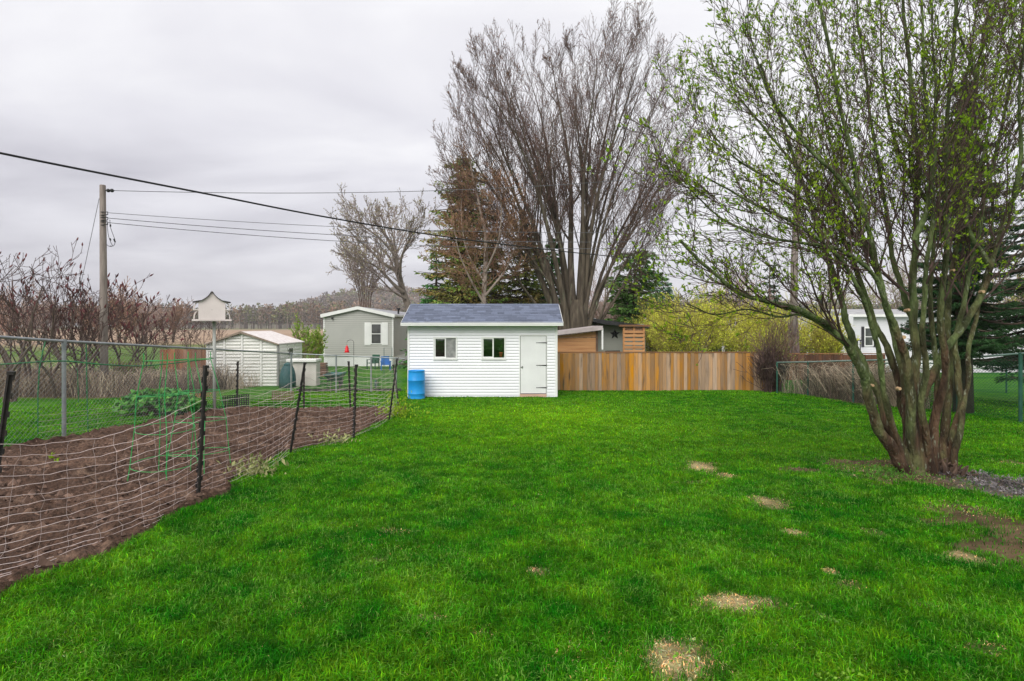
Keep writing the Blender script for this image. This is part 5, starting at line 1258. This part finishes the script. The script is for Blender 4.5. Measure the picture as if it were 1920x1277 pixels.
# reddish budding tree with pale trunk in front of the conifers
Y = 25.0
CR = {0: dict(n=22, t0=.16, a=46, L=2.0, fall=.55, rr=.4), 1: dict(seg=6, w=.10, t=.05, n=9, t0=.1, a=38, lr=.45, fall=.4, rr=.5), 2: dict(seg=4, w=.14, t=.05, n=4, t0=.2, a=36, lr=.5, rr=.6), 3: dict(seg=3, w=.15, t=.05), 'rmin': .009, 'len': 6}
branching('budding_tree', 'slim pale trunked tree hazed with rust red buds behind the shed', 'tree', (XX(909, Y), Y, gz(Y)),
  [(PS([(908,640),(907,560),(910,500),(910,440),(898,380),(885,325),(880,285)], Y, .5), .13), (PS([(908,570),(880,520),(860,470),(850,420)], Y, -1), .06), (PS([(909,555),(945,510),(965,465),(975,420)], Y, .7), .06), (PS([(910,510),(935,450),(940,390),(935,350)], Y, -.6), .05), (PS([(909,530),(875,470),(865,400),(868,350)], Y, .8), .05)],
  CR, mat('bark_pale', (.36, .29, .24), (.26, .21, .18), scale=4), mat('twig_rust', (.19, .10, .065), (.26, .16, .10), scale=2), 12, (7, 3), [(3400, .055, mat('rust_bud', (.26, .09, .04), (.30, .18, .06), island=.45), 'buds', .2)])
# conifers
def conifer(name, label, base, H, R, seed, mneedle, mtrunk, lv=26, per=9, need=55, ns=.22, droop=.25, rt=.22, prof=None, z0=.06, dead=0, jit=.15, gap=0.0, asp=.34):
    r = np.random.default_rng(seed); t_ = thing(name, label, 'tree', base); bx_, by_, bz_ = base
    MB().tube([(bx_, by_, bz_-.2), (bx_, by_, bz_+H*.5), (bx_, by_, bz_+H)], [rt, rt*.6, .02], 8).build('trunk', mtrunk, t_, smooth=True)
    B = []; C = []; D = []
    for i in range(lv):
        u = z0+(1-z0)*(i+r.random()*.6)/lv; z = bz_+H*u; rad = R*(prof(u) if prof else (1-u)**.85)
        for j in range(max(3, int(per*(.5+.6*(1-u))))):
            if r.random() < gap: continue
            a = r.uniform(0, 2*np.pi); l = max(.25, rad*r.uniform(1-jit*2.2, 1+jit)); s = np.linspace(0, 1, 7)
            x = bx_+np.cos(a)*l*s; y = by_+np.sin(a)*l*s; zz = z-droop*l*(s*1.1)+droop*.75*l*s**2.4*1.1+r.normal()*.02
            B.append((list(zip(x, y, zz)), list(.035*(1-s)*rt/.22+.008)))
            k = int(need*l/R*.9)+6; q = r.random(k)**.75; w_ = (.28*l*(1-q*.75)+.05)*r.uniform(-1, 1, k)
            cx = np.interp(q, s, x)-np.sin(a)*w_; cy = np.interp(q, s, y)+np.cos(a)*w_; cz = np.interp(q, s, zz)-abs(w_)*.22-r.uniform(0, .09, k)*ns/.2
            C.append(np.stack([cx, cy, cz], 1)); sg = np.sign(w_)[:, None]
            D.append(np.tile([np.cos(a)*.8, np.sin(a)*.8, -.25], (k, 1))+sg*np.array([-np.sin(a), np.cos(a), 0])*.7)
    V, F = tubes(B, 4); cr = npmesh('crown', V, F, mtrunk, t_)
    C = np.concatenate(C); D = np.concatenate(D); V, F = leafquads(C, ns, r, asp, -.1, D); npmesh('needles', V, F, mneedle, cr)
    return t_, cr
M_ctr = mat('bark_conifer', (.11, .08, .06), (.07, .05, .04), scale=5, rough=.95)
M_spr = mat('needle_dark', (.012, .045, .010), (.028, .085, .020), scale=1.2, rough=.6, island=.4)
M_spr2 = mat('needle_olive', (.17, .30, .045), (.32, .23, .07), scale=.9, rough=.6, island=.45, ramp=(.4, .6))
M_spr3 = mat('needle_green', (.035, .15, .025), (.07, .21, .035), scale=1, rough=.6, island=.4)
Y = 29.0
conifer('spruce', 'tall olive green spruce with ragged outline left of the maple', (XX(868, Y), Y, gz(Y)), ZZ(292, Y)-gz(Y), 2.3, 2, M_spr2, M_ctr, 52, 14, 95, .20, .2, .24, prof=lambda u: (.3+.7*(1-u)**.6) if u < .9 else .35, z0=.04, jit=.33)
conifer('conifer', 'broad low green conifer skirt at the left foot of the spruce', (XX(818, 30.5), 30.5, gz(30)), ZZ(462, 30.5)-gz(30), 2.1, 4, M_spr3, M_ctr, 22, 10, 60, .22, .35, .14)
conifer('conifer', 'dark green conifer filling the gap between spruce and maple', (XX(985, 31), 31, gz(31)), ZZ(405, 31)-gz(31), 3.0, 6, M_spr2, M_ctr, 34, 13, 75, .22, .3, .2)
conifer('conifer', 'second dark conifer showing through the maple stems', (XX(1035, 33), 33, gz(33)), ZZ(440, 33)-gz(33), 2.5, 7, M_spr3, M_ctr, 28, 11, 60, .24, .3, .2)
conifer('conifer', 'olive conifer directly behind the pale trunked budding tree', (XX(925, 32), 32, gz(32)), ZZ(430, 32)-gz(32), 2.6, 17, M_spr2, M_ctr, 30, 12, 70, .22, .3, .2)
conifer('spruce', 'near dark spruce with drooping boughs at the right frame edge', (XX(1806, 12.8), 12.8, gz(12.8)), 7.6, 1.35, 9, M_spr, M_ctr, 36, 10, 620, .085, .50, .20, prof=lambda u: (1-u)**.6, z0=.2, jit=.2, asp=.22)
conifer('spruce', 'dark spruce standing outside the frame edge behind the wire fence', (XX(1945, 14.5), 14.5, gz(14.5)), 6.4, 2.4, 10, M_spr, M_ctr, 28, 9, 420, .10, .4, .22, z0=.16, jit=.2, asp=.24)
conifer('spruce', 'thin distant spruce behind the yellow willows', (XX(1443, 52), 52, gz(52)), ZZ(490, 52)-gz(52), 1.9, 12, M_spr, M_ctr, 20, 7, 30, .35, .3, .2, gap=.1)
pinep = lambda u: .5+.5*math.sin(min(1, max(0, (u-.25)/.75))*math.pi)**.7 if u > .3 else .7
Y = 36.0
conifer('pine', 'rounded green pine right of the maple', (XX(1190, Y), Y, gz(Y)), ZZ(470, Y)-gz(Y), 1.7, 14, mat('needle_pine', (.09, .22, .04), (.16, .28, .06), scale=.8, island=.4), M_ctr, 17, 8, 60, .36, -.25, .22, prof=pinep, z0=.35, jit=.3)
Y = 50.0
conifer('pine', 'smaller blue green pine low beside the rounded one', (XX(1243, Y), Y, gz(Y)), ZZ(528, Y)-gz(Y), 1.5, 15, mat('needle_blue', (.05, .13, .06), (.09, .18, .09), scale=.8, island=.4), M_ctr, 12, 8, 60, .36, -.2, .2, prof=pinep, z0=.3, jit=.3)
# bare brown thickets right of the maple
CT = {0: dict(n=8, t0=.15, a=36, L=1.5, fall=.4, rr=.55), 1: dict(seg=5, w=.14, t=.06, n=6, t0=.15, a=36, lr=.5, fall=.3, rr=.6), 2: dict(seg=4, w=.16, t=.05), 'rmin': .012, 'len': 2}
def bush(name, label, cat, px, Y, w_, ytop, n, C, mb_, mt, seed, leaves=None, group=None, spread=.8, r0=.035, curve=.5, basew=.25, gnd=None, tname='stems'):
    rn_ = random.Random(seed); x0 = XX(px, Y); z0 = gz(Y); hw = w_/S*Y/2; Ht = ZZ(ytop, Y)-z0; st_ = []
    for i in range(n):
        a = rn_.uniform(0, 6.28); rad = rn_.random()**.6; ex = math.cos(a)*rad; ey = math.sin(a)*rad; h = Ht*(1-.45*rad*rad)*rn_.uniform(.72, 1.0)
        bx_ = ex*hw*basew; pts = []
        for k in range(6):
            t = k/5; pts.append((x0+bx_+(ex*hw-bx_)*t**(1+curve)+rn_.gauss(0, .03), Y+ey*hw*(basew+(1-basew)*t**(1+curve))*spread, z0-.05+h*t))
        st_.append((pts, r0*rn_.uniform(.6, 1.3)))
    return branching(name, label, cat, (x0, Y, z0), st_, C, mb_, mt, seed, (5, 3), leaves, group, tname)
M_tb = mat('twig_brown', (.19, .12, .09), (.28, .19, .15), scale=2); M_tp = mat('twig_pinkish', (.27, .19, .17), (.36, .28, .25), scale=2)
Y = 40
bush('bare_tree', 'brown bare tree crowded against the rounded pine', 'tree', 1172, 41, 130, 515, 16, D2(CT, {'len': 3, 0: dict(CT[0], L=2.2, n=10)}), M_bark_g, M_tb, 31, r0=.07, tname='trunk')
bush('bare_tree', 'pale thin bare tree in the gap right of the maple stems', 'tree', 1125, 46, 80, 478, 8, D2(CT, {0: dict(CT[0], L=2.4, n=9), 'len': 3}), M_tp, M_tp, 32, r0=.07, tname='trunk')
bush('bare_tree', 'brown bare bush under the pale thin tree', 'tree', 1110, 38, 90, 560, 12, CT, M_bark_g, M_tb, 33, r0=.05)
bush('bare_tree', 'dark olive bush behind the cottage roof', 'tree', 1215, 39, 110, 560, 14, CT, M_bark_g, mat('twig_olive', (.12, .12, .06), (.2, .19, .1)), 34, [(1500, .12, mat('olive_leaf', (.08, .12, .03), (.14, .16, .05), island=.4), 'buds', .2)], r0=.05)
bush('bare_tree', 'brownish pink bare tree beyond the willows', 'tree', 1380, 48, 150, 505, 16, D2(CT, {0: dict(CT[0], L=2.6, n=10), 'len': 3}), M_bark_g, M_tp, 35, [(1500, .15, mat('pink_bud', (.32, .22, .18), (.4, .28, .22), island=.3), 'buds', .3)], r0=.08, tname='trunk')
bush('bare_tree', 'golden green budding tree beyond the left willow', 'tree', 1320, 42, 110, 530, 14, D2(CT, {0: dict(CT[0], L=2.0, n=9)}), M_bark_g, M_tb, 36, [(2600, .14, mat('gold_leaf', (.28, .30, .05), (.36, .34, .09), island=.35), 'buds', .2)], r0=.06, tname='trunk')
bush('bare_tree', 'grey green tree standing behind the utility pole', 'tree', 1560, 44, 150, 520, 14, D2(CT, {0: dict(CT[0], L=2.2, n=9)}), M_bark_g, M_tp, 37, [(2600, .16, mat('grey_leaf', (.22, .26, .09), (.30, .32, .14), island=.35), 'buds', .2)], r0=.07, tname='trunk')
bush('bare_tree', 'yellowish tree behind the white mobile home', 'tree', 1880, 42, 200, 500, 14, D2(CT, {0: dict(CT[0], L=2.4, n=9)}), M_bark_g, M_tb, 38, [(3000, .16, mat('yel_leaf', (.30, .30, .08), (.40, .36, .12), island=.35), 'buds', .2)], r0=.07, tname='trunk')
bush('bare_tree', 'tall hazy tree behind the white mobile home left part', 'tree', 1700, 46, 190, 470, 16, D2(CT, {0: dict(CT[0], L=2.8, n=10), 'len': 3}), M_bark_g, M_tp, 39, [(2400, .16, MATS['grey_leaf'], 'buds', .2)], r0=.08, tname='trunk')
# yellow green willows
M_wil = mat('willow_yellow', (.62, .68, .05), (.80, .80, .12), scale=1.5, rough=.6, island=.3, trans=.3); M_wtw = mat('willow_twig', (.40, .38, .06), (.30, .22, .08), scale=2)
CW = {0: dict(n=9, t0=.2, a=26, L=1.3, fall=.3, rr=.5), 1: dict(seg=6, w=.09, t=.035, n=8, t0=.1, a=26, lr=.6, fall=.3, rr=.6), 2: dict(seg=5, w=.10, t=-.02), 'rmin': .007, 'len': 2}
G_w = 'yellow green willow shrubs behind the board fence'
for i, (px, Y, w_, yt, lab) in enumerate([(1275, 26, 130, 562, 'lime yellow willow shrub rising right of the privacy screen'), (1350, 27.5, 130, 548, 'yellow green willow shrub above the middle of the board fence'), (1425, 26.5, 130, 572, 'dense bright yellow willow shrub left of the brown twiggy shrub'), (1500, 28, 130, 575, 'yellow green willow shrub around the utility pole foot'), (1545, 27, 70, 605, 'sparse yellow green shrub right of the utility pole'), (1238, 29, 100, 575, 'small lime willow shrub right behind the slatted screen')]):
    bush('willow_shrub', lab, 'shrub', px, Y, w_, yt, 22, CW, M_tb if i != 1 else M_bark_g, M_wtw, 50+i, [(8500 if i < 3 else 5200, .078, M_wil, 'foliage', .05)], G_w, r0=.035)
bush('blossom_shrub', 'pale whitish blossoming shrub behind the dense yellow willow', 'shrub', 1440, 30, 60, 578, 14, CW, M_tb, M_tp, 60, [(3500, .075, mat('blossom', (.72, .68, .66), (.6, .58, .5), island=.2), 'blossom', .1)], r0=.03)
# dark twiggy shrub at the end of the board fence
CD = {0: dict(n=6, t0=.1, a=22, L=.9, fall=.3, rr=.6), 1: dict(seg=5, w=.12, t=.06, n=4, t0=.15, a=28, lr=.5, fall=.3, rr=.6), 2: dict(seg=4, w=.14, t=.05), 'rmin': .0055, 'len': 1}
bush('twiggy_shrub', 'tall brown leafless shrub at the right end of the board fence', 'shrub', 1458, 18.9, 75, 585, 26, CD, M_twig_r, mat('twig_dkred', (.15, .085, .06), (.22, .14, .10)), 70, [(2600, .035, mat('sparse_leaf', (.2, .28, .05), (.3, .34, .1), island=.3), 'buds', .5)], r0=.018, basew=.5)
bush('twiggy_shrub', 'dark dense brush clump against the corner fence post', 'shrub', 1440, 18.6, 34, 668, 22, dict(CD, rmin=.008), M_twig_r, M_twig_r, 71, r0=.016, basew=.6)

# ---- brush and dead stalks (nobody could count them)
def brush(name, label, fn, n, h0, h1, m, seed, rr=.004, lean=.35):
    r_ = random.Random(seed); L = []
    for k in range(n):
        x, y = fn(r_); z = gz(y); h = r_.uniform(h0, h1)*(.45+.85*float(fbm(np.array([x*.7]), np.array([y*.4]), seed, 3)[0])); dx, dy = r_.gauss(0, lean)*h, r_.gauss(0, lean)*h; c = r_.gauss(0, .12)*h
        L.append(([(x, y, z-.03), (x+dx*.3+c*.5, y+dy*.3, z+h*.4), (x+dx*.65+c, y+dy*.7, z+h*.75), (x+dx, y+dy, z+h*(.9-.2*abs(dx/h)))], [rr, rr*.9, rr*.7, rr*.35]))
    V, F = tubes(L, 3); o = npmesh(name, V, F, m); tag(o, label, 'brush', kind='stuff'); return o
M_dead = mat('dead_stalk', (.30, .235, .17), (.46, .38, .28), scale=.8, island=.5)
M_dead2 = mat('dead_stalk_dark', (.085, .06, .045), (.17, .12, .09), scale=.8, island=.5)
def rbr(q):
    y = q.uniform(13.4, 18.2); x0 = float(np.interp(y, [12, 14.2, 16, 17.3, 18.2], [9.75, 9.35, 9.15, 9.1, 8.55])); return (q.uniform(x0, max(x0+.4, .625*y)), y)
brush('dead_brush', 'dead grey brown stalks tangled behind the right wire fence', rbr, 2400, .3, 1.35, M_dead, 1, .007)
brush('dead_brush', 'dark twigs tangled among the stalks behind the right fence', lambda q: (q.uniform(9.0, 11.2), q.uniform(15.0, 18.4)), 1200, .3, 1.15, M_dead2, 2, .006)
brush('dead_brush', 'brown undergrowth of stems below the bare bushes on the left', lambda q: (q.uniform(-20, -10.2), q.uniform(16.8, 21)), 7500, .3, 1.15, M_dead, 3, .007)
brush('dead_brush', 'dark stems crowding the foot of the bare bushes on the left', lambda q: (q.uniform(-20, -9.9), q.uniform(16.6, 20)), 5000, .3, 1.25, M_dead2, 4, .007)
brush('dead_brush', 'thin brown stems around the reddish fence and plastic shed', lambda q: (q.uniform(-13.5, -9.3), q.uniform(19.5, 22)), 1200, .2, .7, M_dead, 5, .006)
# ---- sumac bushes with dark red seed heads
CS = {0: dict(n=6, t0=.3, a=40, L=1.35, fall=.3, rr=.5), 1: dict(seg=6, w=.17, t=.08, n=4, t0=.25, a=44, lr=.52, fall=.2, rr=.6), 2: dict(seg=4, w=.17, t=.12, n=1.3, t0=.3, a=38, lr=.6, rr=.8), 3: dict(seg=3, w=.14, t=.16), 'rmin': .0065, 'len': 2}
M_sb = mat('sumac_bark', (.16, .115, .095), (.10, .07, .06), scale=4); M_st = mat('sumac_twig', (.10, .055, .05), (.06, .04, .036), scale=2)
M_seed = mat('sumac_seed', (.10, .03, .035), (.16, .05, .05), scale=20, island=.4)
def sumac(px, Y, w_, yt, n, seed, label, cones=True, mt=None, r0=.05):
    rn_ = random.Random(seed); x0 = XX(px, Y); z0 = gz(Y); hw = w_/S*Y/2; Ht = (ZZ(yt, Y)-z0)*.97; o = {}; big = []
    t_ = thing('sumac_bush', label, 'shrub', (x0, Y, z0), 'bare sumac bushes along the left of the yard')
    for i in range(n):
        a = rn_.uniform(0, 6.28); rad = rn_.random()**.5; ex, ey = math.cos(a)*rad*hw, math.sin(a)*rad*hw; h = Ht*rn_.uniform(.6, .95)*(1-.25*rad)
        pts = smoothpts([(x0+ex*.15, Y+ey*.15, z0-.05), (x0+ex*.3+rn_.gauss(0, .1), Y+ey*.3, z0+h*.3), (x0+ex*.65+rn_.gauss(0, .12), Y+ey*.6, z0+h*.62), (x0+ex*.8, Y+ey*.8, z0+h)], 3)
        k = len(pts); rr = [r0*(1-.7*j/(k-1)) for j in range(k)]; big.append((pts, rr)); CS[0]['L'] = Ht*.42; spawn(o, pts, rr, 2, 0, CS, rn_)
    small = o.get(1, [])+o.get(2, [])+o.get(3, [])
    _, cr = tree_parts(t_, big, M_sb, small, mt or M_st, (6, 4), 'stems')
    if cones:
        L = []
        for pts, rr in o.get(3, [])+o.get(2, []):
            if rn_.random() < .24 and pts[-1][2] > z0+Ht*.45:
                p = pts[-1]; d = norm((pts[-1][0]-pts[-2][0]+rn_.gauss(0, .02), pts[-1][1]-pts[-2][1], pts[-1][2]-pts[-2][2]+.03)); l = rn_.uniform(.10, .17)*Y/16
                L.append(([tuple(p[q]+d[q]*l*t for q in range(3)) for t in (0, .2, .5, .8, 1)], [.008, .020*Y/16, .022*Y/16, .013, .004]))
        if L: V, F = tubes(L, 6); tag(npmesh('seed_heads', V, F, M_seed, cr), kind='stuff')
    return t_
for i, a in enumerate([(15, 15.5, 190, 440, 4, 'tallest sumac bush cut by the left frame edge'), (62, 17.5, 170, 478, 4, 'sumac bush second from the left edge with forked trunk'), (118, 16.8, 190, 478, 5, 'sumac bush with dark trunk just left of the guy wire'),
      (160, 18.5, 170, 490, 4, 'sumac bush crowding the left side of the wooden pole'), (222, 19.5, 150, 505, 4, 'sumac bush leaning out right of the wooden pole'), (268, 22, 110, 545, 5, 'low reddish sumac between pole and board fence'),
      (-40, 19, 220, 470, 4, 'sumac bush mostly outside the left frame edge')]):
    sumac(*a[:5], 100+i, a[5], True, r0=.05 if i < 5 else .035)
for i, a in enumerate([(362, 30, 80, 575, 3, 'small bare sumac in the field left of the bird house'), (400, 27, 60, 590, 3, 'small bare sumac right behind the bird house pole'), (335, 34, 70, 580, 3, 'thin bare sumac farther out in the field')]):
    sumac(*a[:5], 120+i, a[5], False, r0=.035)
# brown trees at the field edge on the left, behind the sumacs
CL = {0: dict(n=10, t0=.2, a=30, L=3.0, fall=.35, rr=.5), 1: dict(seg=5, w=.12, t=.07, n=7, t0=.15, a=32, lr=.5, rr=.6), 2: dict(seg=4, w=.14, t=.05), 'rmin': .03, 'len': 3}
for i, (px, Y, w_, yt, m) in enumerate([(20, 75, 150, 545, M_tb), (90, 70, 150, 552, M_tp), (160, 72, 150, 550, M_tb), (225, 66, 130, 538, M_tb), (275, 74, 110, 552, M_tp), (320, 80, 90, 560, M_tb)]):
    bush('bare_tree', ['brown bare tree at the field edge by the left frame', 'pinkish bare tree at the field edge behind the second sumac', 'brown bare tree at the field edge left of the pole', 'reddish bare tree at the field edge just right of the pole', 'pinkish bare tree beyond the low sumac', 'brown bare tree at the field edge left of the bird house'][i],
         'tree', px, Y, w_, yt, 7, CL, M_bark_g, mat('twig_red2', (.26, .14, .10), (.33, .2, .15)) if i in (3, 0) else m, 140+i, [(1100, .16, mat('rust_bud2', (.34, .20, .13), (.40, .28, .18), island=.4), 'buds', .2)], 'bare trees at the near edge of the field', r0=.12, tname='trunk')
for i, (px, Y, yt) in enumerate([(352, 300, 545), (375, 310, 538), (389, 320, 535), (640, 330, 560), (520, 340, 545)]):
    pass
# young leafy saplings between sheds
CY = {0: dict(n=9, t0=.25, a=24, L=.9, fall=.4, rr=.5), 1: dict(seg=5, w=.1, t=.08, n=5, t0=.2, a=30, lr=.5, rr=.6), 2: dict(seg=3, w=.14, t=.06), 'rmin': .008, 'len': 1}
M_yl = mat('young_leaf', (.20, .38, .035), (.32, .46, .06), scale=2, island=.35, trans=.3)
bush('sapling', 'young leafing sapling with bare stems behind the plastic shed', 'sapling', 565, 27, 34, 588, 5, CY, M_tb, M_tb, 160, [(1900, .08, M_yl, 'foliage', .2)], r0=.03, tname='trunk')
bush('shrub', 'rounded yellow green bush against the mobile home corner', 'shrub', 590, 31, 30, 622, 10, CY, M_tb, M_wtw, 161, [(5000, .08, M_yl, 'foliage', .1)], r0=.03)
bush('shrub', 'low green bush at the foot of the wooden pole', 'shrub', 232, 18.6, 50, 700, 14, dict(CY, rmin=.006), M_tb, M_tb, 162, [(1300, .05, M_yl, 'foliage', .1)], r0=.015)
# ---- rhubarb clump and small weeds
r = np.random.default_rng(70); rc_ = (XX(297, 12.4), 12.4, gz(12.4)); rh = thing('rhubarb_plant', 'broad leafy rhubarb clump behind the left wire fence', 'plant', rc_)
L = []; LV = []; LF = []; nb = 0
for k in range(520):
    a = r.uniform(0, 6.28); rad = r.random()**.55; l = rad*.78; h = (.50*(1-.62*rad**2)+r.uniform(-.06, .08))
    tp = np.array([rc_[0]+math.cos(a)*l, rc_[1]+math.sin(a)*l*.8, rc_[2]+max(.06, h)])
    L.append(([(rc_[0]+math.cos(a)*l*.25, rc_[1]+math.sin(a)*l*.2, rc_[2]), tuple((tp+np.array([rc_[0], rc_[1], tp[2]]))/2*np.array([1, 1, .9])), tuple(tp)], [.009, .008, .005]))
    s = r.uniform(.07, .145); d = np.array([math.cos(a), math.sin(a)*.8, -.35+.3*r.normal()]); d /= np.linalg.norm(d); sd_ = np.cross(d, [0, 0, 1.]); sd_ /= np.linalg.norm(sd_); up = np.cross(sd_, d)
    m_ = 9; pts = [tp]
    for j in range(m_):
        th = -2.6+5.2*j/(m_-1); rr_ = s*(.62+.38*math.cos(th*.9))*(1+.13*math.sin(j*2.4+k)); pts.append(tp+d*(math.cos(th)*rr_+s*.35)+sd_*math.sin(th)*rr_*.8+up*(.05*math.sin(j*2.1+k)))
    LV += pts; LF += [(nb, nb+1+j, nb+2+j) for j in range(m_-1)]; nb += m_+1
npmesh('leaves', np.array(LV), np.array(LF), mat('rhubarb_leaf', (.04, .19, .03), (.13, .34, .05), scale=6, rough=.45, island=.3, trans=.2, ramp=(.4, .6)), rh, smooth=False)
V, F = tubes(L, 5); npmesh('stalks', V, F, mat('rhubarb_stalk', (.25, .10, .06), (.14, .2, .06)), rh)
def tuft(label, px, py, w_, h, n, m, seed, name='weed_clump', sz=.05):
    r = np.random.default_rng(seed); b = G(px, py); C_ = np.array(b)+r.normal(size=(n, 3))*np.array([w_, w_*.8, 0])*.5; C_[:, 2] = b[2]+abs(r.normal(size=n))*h*.5
    V, F = leafquads(C_, sz, r, .4, 1.0); o = npmesh(name, V, F, m, loc=b); tag(o, label, 'plant', kind='stuff' if n > 20 else None); return o
tuft('leafy weed clump at the far corner of the netting', 745, 782, .42, .38, 420, MATS['spring_leaf'], 1, sz=.075)
tuft('tangle of grass weeds caught in the net right of the black stake', 478, 893, .25, .16, 220, mat('dry_weed', (.24, .28, .09), (.36, .34, .16), island=.3), 2, sz=.07)
tuft('small weeds beside the third stake of the netting', 625, 832, .3, .12, 160, MATS['dry_weed'], 3, sz=.06)
tuft('small green weeds growing at the foot of the leafing tree', 1665, 893, .38, .09, 520, mat('weed_leaf', (.04, .15, .012), (.09, .22, .02), island=.3), 4, sz=.03)
tuft('single small seedling in the soil near the wire fence', 102, 868, .05, .10, 14, MATS['spring_leaf'], 5, 'seedling', .05)
# orange marigold like leaves behind the rhubarb
tuft('patch of orange dead leaves behind the rhubarb', 335, 748, .9, .12, 300, mat('orange_leaf', (.45, .16, .04), (.38, .22, .08), island=.3), 6, 'dead_leaves', .07)
# ================================================================ HAZE
hz = MB(); hz.box(-1100, 1500, -80, 1520, -2.5, 130)
m = bpy.data.materials.new('haze'); m.use_nodes = True; t = m.node_tree; t.nodes.clear()
o = t.nodes.new('ShaderNodeOutputMaterial'); pv = t.nodes.new('ShaderNodeVolumePrincipled')
pv.inputs['Color'].default_value = (.93, .93, .97, 1); pv.inputs['Density'].default_value = .00036
t.links.new(pv.outputs[0], o.inputs['Volume'])
tag(hz.build('haze', m), kind='stuff')
